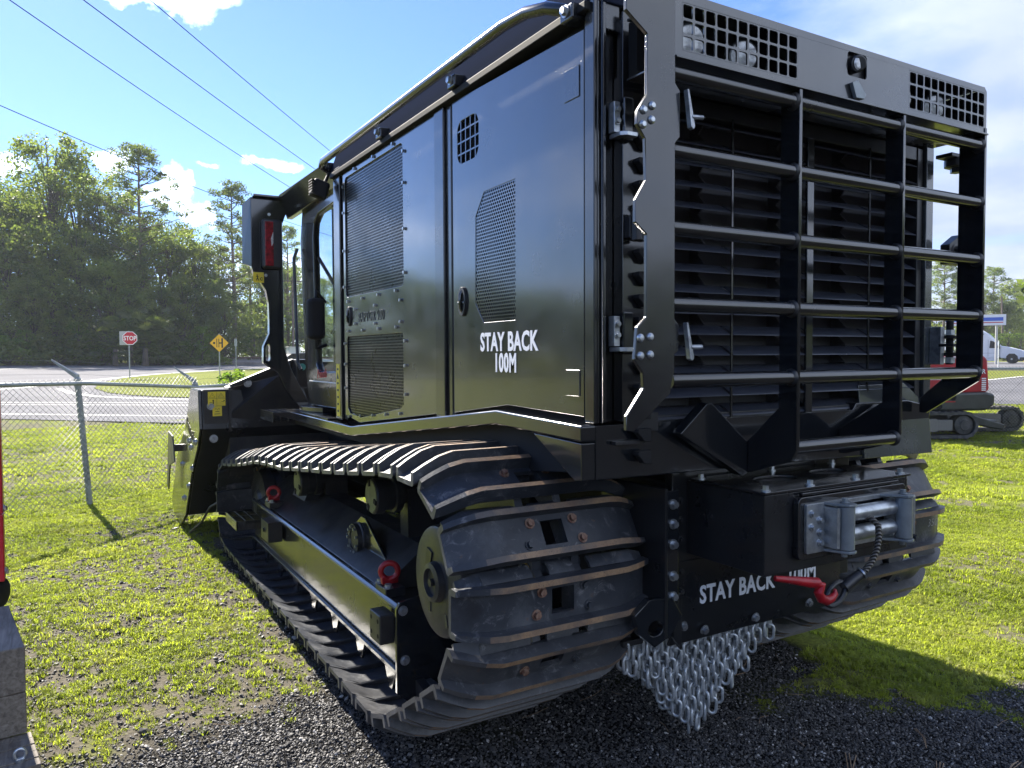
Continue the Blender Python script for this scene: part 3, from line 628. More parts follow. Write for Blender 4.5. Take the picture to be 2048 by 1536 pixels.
for z in (1.02, .95, .878, .765, .692):
    m = MB(); m.bolt((1.848, 2.045, z), (0, -1, 0), .0125, .014); m.build('bolt', M['zinc'], AB)
    m = MB(); m.bolt((1.915, 2.08, z), (0, -1, 0), .010, .010); m.build('bolt', M['satin'], AB)
m = MB(); ring = [(1.762+.034*math.cos(R(t)), .595+.027*math.sin(R(t))) for t in range(0, 360, 24)]
m.plate([(1.668, .655), (1.735, .70), (1.84, .69), (1.885, .62), (1.83, .555), (1.758, .528), (1.69, .585)], [ring], 'Y', 2.035, 2.065); m.build('tow_eye', B, T, .003)
# ---------------- winch box
m = MB(); m.box(1.945, 2.704, 1.72, 2.08, .825, 1.092); WB = m.build('winch_box', M['blk2'], T, .004)
def oval(cx_, cy_, rx, ry): return [(cx_+rx*math.cos(R(t)), cy_+ry*math.sin(R(t))) for t in range(0, 360, 20)]
m = MB(); m.plate([(1.938, 1.712), (2.712, 1.712), (2.712, 2.06), (1.938, 2.06)], [oval(2.2, 1.90, .10, .055), oval(2.5, 1.91, .09, .05)], 'Z', 1.094, 1.103); m.build('winch_lid', M['tube'], WB, .002)
for x, y in ((1.965, 1.735), (2.18, 1.735), (2.42, 1.735), (2.68, 1.735), (1.965, 2.03), (2.68, 2.03), (2.33, 2.03)):
    m = MB(); m.bolt((x, y, 1.103), (0, 0, 1), .011, .014); m.build('bolt', M['zinc'], WB)
m = MB(); m.plate(rrect(2.075, 2.655, .865, 1.075, .02), [rrect(2.16, 2.60, .91, 1.03, .01)], 'Y', 1.695, 1.718); m.box(2.10, 2.62, 1.70, 1.716, 1.078, 1.088); m.build('fairlead_frame', M['tube'], WB, .003)
m = MB(); m.box(2.14, 2.62, 1.705, 1.715, .90, 1.03); m.build('winch_recess', M['dark'], WB)
FL = MB(); FL.plate(rrect(2.10, 2.63, .888, 1.052, .006), [rrect(2.285, 2.525, .905, 1.038, .02)], 'Y', 1.682, 1.694)
FL.box(2.185, 2.20, 1.63, 1.682, .905, 1.04); FL.box(2.60, 2.612, 1.63, 1.682, .905, 1.04)
FL = FL.build('fairlead', M['zinc'], WB, .002)
for z, s in ((1.048, 1), (.892, -1)):
    for x in (2.235, 2.552):
        m = MB(); m.prism([(x-.05 if x < 2.4 else x-.07, 1.684), (x-.03, 1.63), (x-.02, 1.607), (x, 1.60), (x+.02, 1.607), (x+.03, 1.63), (x+.07 if x < 2.4 else x+.045, 1.684)], 'Z', z-.004, z+.005); m.bolt((x, 1.64, z+(.005 if s > 0 else -.004)), (0, 0, s), .011, .012); m.build('roller_bracket', M['roller'], FL, .002)
for x in (2.235, 2.552): m = MB(); m.cyl((x, 1.635, .899), (x, 1.635, 1.042), .0285, 26); m.build('fairlead_roller', M['roller'], FL, .002)
for z in (1.005, .937): m = MB(); m.cyl((2.255, 1.665, z), (2.530, 1.665, z), .0265, 26); m.build('fairlead_roller', M['zinc'], FL, .002)
for x, z in ((2.125, 1.02), (2.125, .975), (2.165, .995), (2.165, .955), (2.165, .92)): m = MB(); m.bolt((x, 1.682, z), (0, -1, 0), .009, .008); m.build('bolt', M['zinc'], FL)
rp = [(2.36, 1.70, .990), (2.362, 1.66, .990), (2.372, 1.635, .985), (2.378, 1.615, .965), (2.375, 1.61, .925), (2.365, 1.61, .885), (2.345, 1.615, .845), (2.31, 1.625, .805)]
m = MB(); m.tube(rp, .0105, 12); RP = m.build('winch_rope', M['rope'], T)
m = MB(); m.tube([(2.315, 1.625, .812), (2.27, 1.635, .788), (2.235, 1.64, .768)], [.0165, .019, .018], 14); m.build('rope_ferrule', M['satin'], RP)
m = MB(); m.tube([(2.312, 1.625, .811), (2.308, 1.627, .808)], .022, 14); m.build('ferrule_ring', M['zinc'], RP)
cc_ = Vector((2.20, 1.645, .752)); m = MB(); m.tube([cc_+Vector((.046*math.cos(R(t)), .010*math.sin(R(t)), .026*math.sin(R(t))+.046*math.cos(R(t))*.45)) for t in range(0, 360, 20)], .0095, 10, closed=True); m.build('rope_thimble', M['satin'], RP)
m = MB(); m.tube([(1.96, 1.69, .828), (2.02, 1.67, .818), (2.08, 1.655, .806), (2.115, 1.65, .80)], [.009, .013, .017, .018], 14); m.tube([(2.10, 1.65, .802), (2.125, 1.645, .792), (2.112, 1.643, .770), (2.122, 1.640, .750), (2.145, 1.638, .740), (2.170, 1.637, .744), (2.186, 1.636, .758), (2.184, 1.636, .772)], [.014, .017, .016, .016, .016, .013, .010, .005], 14)
m.build('winch_hook', M['red'], T)
# hanging chain curtain
CR = MB(); CR.box(1.74, 2.57, 2.19, 2.32, .478, .50); CR = CR.build('chain_rail', M['satin'], T, .003)
def link_mesh():
    m = MB(); L_, W_, r_ = .0215, .0158, .0063; pts = []
    for t in range(-90, 91, 30): pts.append((W_*math.cos(R(t))*1.0, 0, 0))
    pts = [(W_*math.cos(R(t)), 0, L_*.75+W_*math.sin(R(t))) for t in range(0, 181, 30)] + [(W_*math.cos(R(t)), 0, -L_*.75+W_*math.sin(R(t))) for t in range(180, 361, 30)]
    m.tube(pts, r_, 7, closed=True); return m.mesh('link', M['galv'], sharp=70)
LM = link_mesh(); rl = random.Random(3)
li = 0
for lay, yy in enumerate((2.20, 2.235, 2.27)):
    n = 22
    for k in range(n):
        x = 1.755+.0365*k+(.02 if lay % 2 else 0); 
        if x > 2.56: continue
        zb = .125+(abs(x-2.115)*1.02 if x < 2.115 else abs(x-2.115)*.86)+rl.uniform(-.012, .012)
        nl = max(1, int(round((0.476-zb)/.0505))); par = None
        for q in range(nl+1):
            o = bpy.data.objects.new('chain' if q == 0 else 'link', LM); col.objects.link(o)
            rot = Matrix.Rotation((q % 2)*R(88)+R(rl.uniform(-22, 22)+(35 if (lay+k) % 2 else -40)), 4, 'Z') @ Matrix.Rotation(R(rl.uniform(-5, 5)), 4, 'Y')
            W = Matrix.Translation((x+rl.uniform(-.003, .003), yy+rl.uniform(-.004, .004), .462-.0505*q-(.02 if k % 2 else 0))) @ rot
            if q == 0: o.parent = CR; o.matrix_local = wmat(CR).inverted() @ W; par = o; parW = W
            else: o.parent = par; o.matrix_local = parW.inverted() @ W
            li += 1
# ---------------- engine bay bits seen under the deck
m = MB(); m.tube([(1.72, 4.7, 1.10), (1.70, 4.72, .98), (1.69, 4.74, .92)], .022, 10); m.box(1.66, 1.74, 4.68, 4.78, .96, .985); m.bolt((1.66, 4.73, 1.03), (-1, 0, 0), .013, .012); m.build('deck_mount', M['satin'], T)
m = MB(); m.tube([(1.60, 4.40, 1.08), (1.62, 4.15, .95)], .012, 8); m.build('stay_rod', M['satin'], T)
# ================================================================== tracks
SH = .385; PT = .187; OFF = .072
def shoe_mesh():
    m = MB(); e = .086; w_ = .020
    prof = [(-e, .054), (-e+w_, .054), (-e+w_+.004, .011), (e-w_-.004, .011), (e-w_, .054), (e, .054), (e+.002, .010), (e+.020, -.006), (e+.034, -.030), (e+.027, -.034), (e+.010, -.014), (e-.008, -.006), (-e+.008, -.006), (-e-.002, .004)]
    left = [(-e, .054), (-e+w_, .054), (-e+w_+.004, .011), (-.042, .011), (-.042, -.006), (-e+.008, -.006), (-e-.002, .004)]
    right = [(.042, .011), (e-w_-.004, .011), (e-w_, .054), (e, .054), (e+.002, .010), (e+.006, -.002), (e-.008, -.006), (.042, -.006)]
    def sweep(pr, st):
        n = len(pr); v = []
        for x, dz, sy, lift in st: v += [(x, a*sy, b*(1 if b < .02 else lift)+dz) for a, b in pr]
        f = []; mi = []
        for i in range(len(st)-1):
            for j in range(n):
                j2 = (j+1) % n; f.append((i*n+j, i*n+j2, (i+1)*n+j2, (i+1)*n+j)); topf = pr[j][1] > .05 and pr[j2][1] > .05
                xm = (st[i][0]+st[i+1][0])/2; mi.append(1 if topf and -.29 < xm < .36 else 0)
        f += [tuple(range(n))[::-1], tuple((len(st)-1)*n+j for j in range(n))]; mi += [0, 0]
        b0 = len(m.v); m.v += v; m.f += [tuple(b0+i for i in q) for q in f]; m.m += mi
    S_ = [(-SH, -.056, .90, .80), (-.345, -.038, .96, .92), (-.29, -.013, 1, .97), (-.235, 0, 1, 1), (-.115, 0, 1, 1)]
    plain = prof[:7]+[(e-.008, -.006)]+prof[12:]
    sweep(plain, S_); sweep(plain, [(-a, b, c, d) for a, b, c, d in S_][::-1])
    for sx in (-1, 1): m.prism([(e+.003, .008), (e+.020, -.006), (e+.034, -.030), (e+.027, -.034), (e+.010, -.014), (e+.001, -.004)], 'X', sx*.30, sx*.115); m.add([(sx*.30, e+.003, .008), (sx*.30, e+.034, -.030), (sx*.30, e+.010, -.014), (sx*.372, e-.008, -.036), (sx*.372, e+.012, -.052), (sx*.372, e-.006, -.060)], [(0, 1, 4, 3), (1, 2, 5, 4), (2, 0, 3, 5), (3, 4, 5)])
    # middle third: lip is notched round the link bushings, plate has the mud hole
    for x0, x1, hole_, lip in ((-.115, -.044, 0, 0), (-.044, .044, 1, 1), (.044, .115, 0, 0)):
        if hole_: sweep(left, [(x0, 0, 1, 1), (x1, 0, 1, 1)]); sweep(right, [(x0, 0, 1, 1), (x1, 0, 1, 1)])
        else: sweep(prof[:7]+[(e-.008, -.006)]+prof[12:], [(x0, 0, 1, 1), (x1, 0, 1, 1)])
    m.prism([(e+.002, .008), (e+.020, -.006), (e+.034, -.030), (e+.027, -.034), (e+.010, -.014), (e+.0, -.004)], 'X', -.05, .05)
    return m.mesh('track_shoe', [M['track'], M['rust']], sharp=25)
def link_chain_mesh():
    """origin at shoe plate centre; pins lie .075 below at y = +-pitch/2"""
    m = MB(); h = PT/2
    for x in (-.078, .078):
        m.prism([(-h-.028, -.088), (h-.01, -.098), (h+.018, -.080), (h+.020, -.055), (h-.02, -.008), (-h+.03, -.008), (-h-.026, -.050)], 'X', x-.015, x+.015)
        m.cyl((x-.022, h, -.072), (x+.022, h, -.072), .022, 12, m=1)
    m.cyl((-.115, h, -.072), (.115, h, -.072), .019, 12); m.cyl((-.058, h, -.072), (.058, h, -.072), .030, 14)
    return m.mesh('track_link', [M['track'], M['brass']], sharp=30)
def bolt_mesh(mt):
    m = MB(); m.bolt((0, 0, 0), (0, 0, 1), .0125, .012); return m.mesh('bolt', mt)
SM, KM, BM1, BM2 = shoe_mesh(), link_chain_mesh(), bolt_mesh(M['rustbolt']), bolt_mesh(M['track'])
# belt path (Y,Z): convex hull round sprocket, rear roller, idler, with the top run resting on carrier rollers
def arc(c, r, a0, a1, n=40): return [(c[0]+r*math.cos(R(a0+(a1-a0)*i/n)), c[1]+r*math.sin(R(a0+(a1-a0)*i/n))) for i in range(n+1)]
SC = (2.52, .745); path = [(6.1, .054+OFF), (2.90, .054+OFF)] + arc((2.87, .20), .146-OFF, -95, -128, 6)[1:] + arc(SC, .425-OFF, 232, 92, 60) + [(2.76, 1.155-OFF), (3.0, 1.125-OFF), (3.3, 1.088-OFF), (3.61, 1.055-OFF), (3.95, 1.02-OFF), (4.3, .978-OFF), (4.65, .962-OFF), (5.0, .935-OFF), (5.3, .882-OFF), (5.6, .842-OFF), (5.9, .805-OFF)] + arc((6.13, .415), .365-OFF, 88, -90, 50)
seg = [0]
for a, b in zip(path, path[1:]): seg.append(seg[-1]+math.dist(a, b))
tot = seg[-1]+math.dist(path[-1], path[0])
def walk(s):
    s %= tot
    for i in range(len(path)):
        a = path[i]; b = path[(i+1) % len(path)]; l = math.dist(a, b)
        if s <= l or i == len(path)-1: t = s/l; return (a[0]+(b[0]-a[0])*t, a[1]+(b[1]-a[1])*t)
        s -= l
NS = int(round(tot/PT)); pit = tot/NS
rs = random.Random(5)
for side, xc in ((0, 1.415), (1, 3.245)):
    chain = None
    for k in range(NS):
        s0 = k*pit+.095; a = walk(s0-pit*.5); b = walk(s0+pit*.5); c = ((a[0]+b[0])/2, (a[1]+b[1])/2)
        t = Vector((0, b[0]-a[0], b[1]-a[1])).normalized(); nrm = Vector((-1, 0, 0)).cross(t)       # outward
        # path runs rearwards along the bottom, so outward is downwards there
        if k == 0 and nrm.z > 0: pass
        nrm = Vector((0, t.z, -t.y)); 
        # outward for this winding: bottom run t=(-Y) -> normal must be -Z
        if Vector((0, -1, 0)).dot(t) > .9 and nrm.z > 0: nrm = -nrm
        nrm = Vector((0, t.z, -t.y)) if (t.y < 0 and -t.y*-1 < 0 and False) else nrm
        n_out = Vector((0, -t.z, t.y))                       # t=(0,-1,0) -> (0,0,-1)
        xa = t.cross(n_out)
        cy_, cz_ = c[0]+n_out.y*OFF, c[1]+n_out.z*OFF; Mx = Matrix(((xa.x, t.x, n_out.x, xc), (xa.y, t.y, n_out.y, cy_), (xa.z, t.z, n_out.z, cz_), (0, 0, 0, 1)))
        wob = Matrix.Rotation(R(rs.uniform(-.8, .8)), 4, 'X') @ Matrix.Rotation(R(rs.uniform(-.35, .35)), 4, 'Z')
        o = bpy.data.objects.new('track_shoe', SM); col.objects.link(o); o.parent = T; o.matrix_local = wmat(T).inverted() @ Mx @ wob
        l = bpy.data.objects.new('track_link', KM); col.objects.link(l); l.parent = o
        if c[0] < 3.1:
            for bx, by in ((-.105, -.035), (.105, -.035), (-.085, .037), (.085, .037)):
                q = bpy.data.objects.new('bolt', BM1 if rs.random() < .5 else BM2); col.objects.link(q); q.parent = o; q.matrix_local = Matrix.Translation((bx, by, .011)) @ Matrix.Rotation(rs.random(), 4, 'Z')
# chalk number on a right hand shoe
text_on('350', .05, (3.44, 2.088, .745), (1, -.02, 0), (0, .02, 1), mat('chalk', (.35, .35, .35), .9), T, name='chalk_marks', font_off=-.0012, ext=.0004, shear=.2)
# ---------------- undercarriage, left and right mirrored
def mir(m, xs): 
    if xs < 0: m.v = [(4.66-x, y, z) for x, y, z in m.v]
    return m
for s in (1, -1):
    m = MB(); m.prism([(1.220, .205), (1.58, .205), (1.58, .455), (1.240, .455)], 'Y', 3.05, 5.95); TF = mir(m, s).build('track_frame', M['side'], T, .006)
    m = MB(); m.box(1.205, 1.30, 3.05, 5.95, .457, .472); m.prism([(1.205, .472), (1.218, .486), (1.24, .472)], 'Y', 3.05, 5.95); m.box(1.200, 1.30, 3.05, 5.95, .183, .203); mir(m, s).build('frame_flange', M['frame'], TF, .004)
    m = MB(); m.prism([(1.25, .473), (1.47, .64), (1.60, .64), (1.60, .455), (1.25, .455)], 'Y', 3.35, 5.9); m.prism([(1.34, .6), (1.5, .95), (1.62, .95), (1.62, .6)], 'Y', 5.0, 5.3); mir(m, s).build('frame_cover', M['satin'], TF, .004)
    m = MB(); m.prism([(1.195, .11), (1.195, .47), (1.21, .50), (1.33, .52), (1.46, .30), (1.42, .03), (1.30, .02)], 'Y', 3.03, 3.049); EP = mir(m, s).build('frame_end_plate', M['black'], TF, .003)
    for x, z in ((1.225, .465), (1.232, .25)): m = MB(); m.bolt((x, 3.03, z), (0, -1, 0), .015, .010); mir(m, s).build('bolt', M['zinc2'], EP)
    m = MB(); m.prism([(3.06, .16), (3.35, .16), (3.0, -.0+.02), (2.85, .12)], 'X', 1.28, 1.32); mir(m, s).build('rock_guard', M['satin'], TF)
    for k in range(8):
        y = 3.15+.4*k; m = MB(); m.lathe((1.27, y, .20), (1, 0, 0), [(.07, 0), (.115, .012), (.115, .04), (.09, .05), (.09, .24), (.115, .25), (.115, .28), (.07, .29)], 20); mir(m, s).build('track_roller', M['satin'], TF)
        m = MB(); m.prism([(y-.07, .182), (y+.07, .182), (y+.02, .09), (y-.02, .09)], 'X', 1.21, 1.225); mir(m, s).build('roller_bracket', M['frame'], TF, .003)
    m = MB(); m.lathe((1.27, 6.12, .40), (1, 0, 0), [(.05, -.01), (.10, 0), (.12, .02), (.22, .03), (.26, .02), (.262, .10), (.24, .12), (.24, .17), (.262, .19), (.26, .27), (.1, .29)], 36); mir(m, s).build('idler_wheel', M['satin'], T)
    m = MB(); teeth = []
    for k in range(26): a = 2*math.pi*k/26; r_ = .325 if k % 2 else .275; teeth += [(2.52+r_*math.cos(a), .745+r_*math.sin(a))]
    m.prism(teeth, 'X', 1.39, 1.44); m.cyl((1.30, 2.52, .745), (1.55, 2.52, .745), .23, 36); SP = mir(m, s).build('sprocket', M['satin'], T, .004)
    m = MB(); m.lathe((1.30, 2.54, .725), (-1, 0, 0), [(.205, 0), (.205, .12), (.200, .135), (.19, .14), (.075, .142), (.070, .165), (.052, .17), (.048, .155), (.001, .155)], 44); FDv = mir(m, s).build('final_drive_cover', M['satin'], SP)
    m = MB(); m.obox((1.156, 2.60, .80), .006, .045, .065, Matrix.Rotation(R(15), 3, 'X')); m.obox((1.158, 2.60, .62), .004, .018, .04); m.obox((1.158, 2.46, .60), .004, .022, .045, Matrix.Rotation(R(-20), 3, 'X')); m.obox((1.158, 2.44, .84), .004, .014, .035); mir(m, s).build('casting_mark', M['satin'], FDv, .001)
    m = MB(); m.cyl((1.13, 2.54, .725), (1.142, 2.54, .725), .016, 6); mir(m, s).build('bolt', M['satin'], FDv)
    for y, z in ((3.61, .855), (5.0, .725)):
        m = MB(); m.lathe((1.30, y, z), (1, 0, 0), [(.083, 0), (.088, .006), (.088, .05), (.075, .055), (.075, .1), (.088, .105), (.088, .14), (.05, .15), (.05, .3)], 30); CRo = mir(m, s).build('carrier_roller', M['satin'], T)
        m = MB(); m.lathe((1.30, y, z), (-1, 0, 0), [(.080, -.001), (.079, .004), (.001, .005)], 30); mir(m, s).build('roller_cap', M['olive'], CRo)
        m = MB()
        for t in (75, 195, 300): m.obox((1.294, y+.066*math.cos(R(t)), z+.066*math.sin(R(t))), .008, .03, .022, Matrix.Rotation(R(t), 3, 'X'))
        mir(m, s).build('cap_clip', M['rubber'], CRo)
        m = MB(); m.box(1.47, 1.62, y-.05, y+.05, .6, z+.03); mir(m, s).build('roller_stand', M['satin'], CRo, .004)
    # lifting eyes
    for y, z, sc_ in ((3.28, .535, 1.0), (5.50, .555, 1.0)):
        m = MB(); m.box(1.215, 1.31, y-.075, y+.06, z-.065, z-.025); LE = mir(m, s).build('lifting_block', M['satin'], TF, .006)
        m = MB(); c = Vector((1.262, y, z+.035)); m.tube([c+Vector((.037*math.cos(R(t)), -.012*math.cos(R(t)), .037*math.sin(R(t)))) for t in range(0, 360, 20)], .0135, 12, closed=True)
        m.prism([(1.225, z-.022), (1.30, z-.022), (1.303, z+.01), (1.29, z+.02), (1.275, z+.006), (1.25, z+.006), (1.235, z+.02), (1.222, z+.01)], 'Y', y-.012, y+.014); mir(m, s).build('lifting_eye', M['red'], LE, .004)
        for dy in (-.055, .045): m = MB(); m.bolt((1.235, y+dy, z-.025), (0, 0, 1), .016, .014); mir(m, s).build('bolt', M['zinc2'], LE)
    m = MB(); m.lathe((1.31, 3.93, .575), (-1, 0, 0), [(.06, -.09), (.088, -.08), (.088, -.03), (.082, -.025), (.082, 0), (.055, .002), (.052, -.004), (.001, -.004)], 32); HB = mir(m, s).build('pivot_hub', M['satin'], TF)
    m = MB()
    for t in range(0, 360, 40): m.bolt((1.31, 3.93+.069*math.cos(R(t)), .575+.069*math.sin(R(t))), (-1, 0, 0), .008, .008, washer=False)
    mir(m, s).build('hub_bolts', M['zinc2'], HB)
    m = MB(); m.prism([(4.25, .50), (3.90, .70), (3.84, .70), (3.38, .46), (4.0, .44)], 'X', 1.345, 1.36); mir(m, s).build('gusset', M['black'], TF, .003)
    m = MB(); m.box(1.150, 1.222, 3.11, 3.24, .30, .43); bk = mir(m, s).build('jack_block', M['satin'], TF, .008)
    m = MB()
    for y, z in ((3.135, .335), (3.215, .335), (3.135, .40), (3.215, .40)): m.cyl((1.149, y, z), (1.151, y, z), .010, 12)
    mir(m, s).build('bolt_holes', M['dark'], bk)
    # step at the front of the frame
    m = MB()
    for a, b in (((1.02, 5.55), (1.20, 5.55)), ((1.02, 5.95), (1.20, 5.95)), ((1.02, 5.55), (1.02, 5.95)), ((1.20, 5.55), (1.20, 5.95)), ((1.08, 5.55), (1.08, 5.95)), ((1.14, 5.55), (1.14, 5.95)), ((1.02, 5.75), (1.20, 5.75))):
        m.box(min(a[0], b[0])-.005, max(a[0], b[0])+.005, min(a[1], b[1])-.005, max(a[1], b[1])+.005, .335, .40)
    mir(m, s).build('boarding_step', M['black'], TF, .002)
    m = MB(); m.box(1.13, 1.222, 5.10, 5.30, .33, .46); m.bolt((1.13, 5.2, .40), (-1, 0, 0), .015, .01); mir(m, s).build('step_mount', M['satin'], TF, .006)
    m = MB(); m.tube([(1.5, 3.2, .75), (1.42, 3.05, .70), (1.38, 2.98, .62), (1.42, 2.95, .5)], .018, 10); m.tube([(1.5, 3.15, .66), (1.38, 3.0, .64), (1.34, 2.92, .60)], .014, 10); mir(m, s).build('hydraulic_hose', M['rubber'], T)
# ================================================================== cab
CL = 1.50
hole = [(4.68, 1.455), (5.17, 1.44), (5.235, 1.50), (5.27, 2.36), (5.24, 2.46), (5.16, 2.50), (4.68, 2.52)]
m = MB(); m.plate([(4.62, 1.21), (5.42, 1.20), (5.52, 1.50), (5.60, 2.38), (5.52, 2.64), (4.62, 2.70)], [hole], 'X', CL, CL+.05); CB = m.build('cab', M['frame'], T, .012)
m = MB(); m.plate([(4.62, 1.21), (5.42, 1.20), (5.52, 1.50), (5.60, 2.38), (5.52, 2.64), (4.62, 2.70)], [hole], 'X', 3.11, 3.16); m.build('cab_side', M['frame'], CB, .012)
m = MB(); m.prism([(4.62, 2.66), (5.50, 2.60), (5.55, 2.66), (4.62, 2.74)], 'X', CL+.052, 3.108); m.build('cab_roof', M['frame'], CB, .01)
m = MB(); m.box(CL+.052, 3.108, 4.64, 5.38, 1.20, 1.24); m.plate([(CL+.052, 1.24), (3.108, 1.24), (3.108, 2.66), (CL+.052, 2.66)], [[(1.62, 1.5), (3.04, 1.5), (3.04, 2.5), (1.62, 2.5)]], 'Y', 4.58, 4.61); m.build('cab_shell', M['satin'], CB)
m = MB(); m.prism(hole, 'X', CL+.02, CL+.026); m.build('cab_window', M['glass'], CB)
m = MB(); m.prism(hole, 'X', 3.13, 3.136); m.build('cab_window', M['glass'], CB)
m = MB(); m.tube([(1.535, 4.66, 1.86), (1.535, 5.25, 2.22)], .012, 8); m.tube([(1.535, 4.66, 1.80), (1.535, 4.98, 1.70)], .010, 8); m.tube([(1.54, 4.93, 1.45), (1.54, 4.93, 2.5)], .010, 8); m.build('window_bars', M['satin'], CB)
m = MB(); m.box(2.1, 2.55, 4.68, 4.80, 1.45, 2.25); m.box(2.1, 2.55, 4.7, 5.1, 1.40, 1.52); m.build('cab_seat', M['rubber'], CB, .04)
m = MB(); m.box(1.60, 1.75, 4.75, 4.83, 2.28, 2.50); m.build('ceiling_unit', M['rubber'], CB, .01)
m = MB()
for k in range(7): y = 4.7+.09*k; m.tube([(3.18, y, 1.45), (3.18, y+.15, 1.60), (3.18, y, 1.75)], .005, 5); m.tube([(3.18, y+.15, 1.45), (3.18, y, 1.60), (3.18, y+.15, 1.75)], .005, 5)
m.build('window_guard', M['satin'], CB)
m = MB(); m.box(1.497, 1.4995, 4.66, 5.40, 1.372, 1.379); m.build('cab_stripe', M['white'], CB)
text_on('Prinoth', .088, (1.4985, 5.21, 1.395), (0, -1, .06), (0, .06, 1), M['scriptred'], CB, xs=.82, shear=.35, font_off=-.001)
m = MB(); m.box(1.36, 1.475, 4.90, 4.985, 1.655, 1.92); MR = m.build('mirror', M['rubber'], T, .03)
m = MB(); m.tube([(1.50, 5.0, 1.90), (1.43, 4.97, 1.97), (1.42, 4.95, 1.88)], .012, 8); m.tube([(1.50, 5.0, 1.62), (1.43, 4.97, 1.60), (1.42, 4.95, 1.68)], .012, 8); m.build('mirror_arm', M['rubber'], MR)
m = MB(); m.tube([(1.47, 5.50, 1.45), (1.455, 5.54, 1.5), (1.455, 5.60, 2.25), (1.48, 5.60, 2.32)], .012, 8); m.build('grab_rail', M['satin'], CB)
m = MB(); m.obox((1.36, 4.62, 2.55), .10, .07, .11, Matrix.Rotation(R(18), 3, 'Y')); WLt = m.build('work_light', M['rubber'], T, .018)
m = MB()
for k in range(6): m.obox((1.318, 4.62, 2.515+.016*k), .03, .078, .006, Matrix.Rotation(R(18), 3, 'Y'))
m.build('cooling_fin', M['rubber'], WLt)
m = MB(); m.tube([(1.40, 4.64, 2.60), (1.43, 4.66, 2.66), (1.48, 4.62, 2.64)], .012, 8); m.build('light_arm', M['rubber'], WLt)
# limb riser frame in front of the cab
def gr(pts): return [(a, b) for a, b in pts]
arm = [(1.20, 2.70), (1.20, 2.20), (1.215, 2.15), (1.26, 2.095), (1.30, 2.03), (1.318, 1.93), (1.320, 1.80), (1.318, 1.715), (1.275, 1.62), (1.272, 1.50), (1.375, 1.43), (1.43, 1.31), (1.50, 1.20), (1.60, 1.20), (1.47, 1.46), (1.425, 1.62), (1.425, 2.52), (1.46, 2.62), (1.46, 2.72)]
m = MB(); m.plate(arm, [[(1.293, 1.515), (1.318, 1.515), (1.322, 1.53), (1.322, 1.625), (1.315, 1.64), (1.30, 1.635), (1.290, 1.61)]], 'Y', 5.80, 5.86); LA = m.build('limb_riser', M['black'], T, .006)
m = MB(); m.add([(1.20, 5.80, 2.70), (1.20, 5.80, 2.20), (1.155, 5.90, 2.23), (1.16, 5.90, 2.66), (1.21, 5.86, 2.70), (1.21, 5.86, 2.20), (1.165, 5.93, 2.23), (1.17, 5.93, 2.66)], [(0, 1, 2, 3), (4, 5, 6, 7), (0, 1, 5, 4), (1, 2, 6, 5), (2, 3, 7, 6), (3, 0, 4, 7)]); m.build('riser_wing', M['black'], LA)
m = MB(); m.add([(1.40, 5.80, 2.735), (1.46, 5.80, 2.56), (1.41, 4.66, 2.73), (1.475, 4.66, 2.59), (1.50, 5.80, 2.735), (1.50, 5.80, 2.56), (1.52, 4.66, 2.73), (1.52, 4.66, 2.59)], [(0, 1, 3, 2), (4, 5, 7, 6), (0, 2, 6, 4), (1, 3, 7, 5), (0, 1, 5, 4), (2, 3, 7, 6)]); m.build('riser_beam', M['black'], LA, .005)
m = MB(); m.box(1.21, 1.47, 5.74, 5.80, 2.70, 2.715); m.build('riser_cap', M['black'], LA, .003)
m = MB(); m.box(1.268, 1.415, 5.745, 5.798, 2.185, 2.545); TLt = m.build('tail_light', M['satin'], LA, .02)
m = MB(); m.box(1.285, 1.345, 5.735, 5.7445, 2.205, 2.525); m.build('lens', M['redlens'], TLt, .004)
m = MB(); m.prism([(1.325, 2.40), (1.342, 2.45), (1.342, 2.37), (1.33, 2.345)], 'Y', 5.730, 5.7345); m.build('reflector', M['lampglass'], TLt)
m = MB(); m.box(1.210, 1.285, 5.796, 5.7985, 2.085, 2.16); yk = m.build('warning_decal', M['yellow'], LA)
m = MB(); m.tube([(1.232, 5.795, 2.10), (1.240, 5.795, 2.125), (1.236, 5.795, 2.145)], .003, 5); m.tube([(1.228, 5.795, 2.13), (1.246, 5.795, 2.128)], .0025, 5); m.tube([(1.240, 5.795, 2.12), (1.248, 5.795, 2.10)], .003, 5)
m.tube([(1.268+.009*math.cos(R(t)), 5.795, 2.112+.009*math.sin(R(t))) for t in range(30, 340, 30)], .003, 5); m.build('decal_print', M['ink'], yk, kind='stuff')
for x, z in ((1.33, 2.585), (1.30, 2.14)): m = MB(); m.bolt((x, 5.80, z), (0, -1, 0), .008, .006); m.build('bolt', M['zinc'], LA)
# deck plates and grated steps ahead of the engine doors
m = MB(); m.prism([(5.62, 1.156), (4.62, 1.156), (4.62, 1.166), (5.62, 1.166)], 'X', 1.39, 1.75); m.build('deck_plate', M['tube'], T)
m = MB(); m.prism([(1.42, 5.3), (1.50, 5.1), (1.62, 5.1), (1.7, 5.45), (1.6, 5.6), (1.45, 5.5)], 'Z', 1.168, 1.20); m.bolt((1.5, 5.3, 1.20), (0, 0, 1), .015, .012); m.bolt((1.56, 5.4, 1.20), (0, 0, 1), .015, .012); m.build('mount_plate', M['tube'], T, .003)
m = MB()
for k in range(6): m.box(1.27, 1.44, 5.52+.07*k, 5.528+.07*k, 1.09, 1.15)
for x in (1.27, 1.325, 1.38, 1.435): m.box(x-.004, x+.004, 5.50, 5.90, 1.085, 1.155)
m.build('grated_step', M['black'], T, .0015)
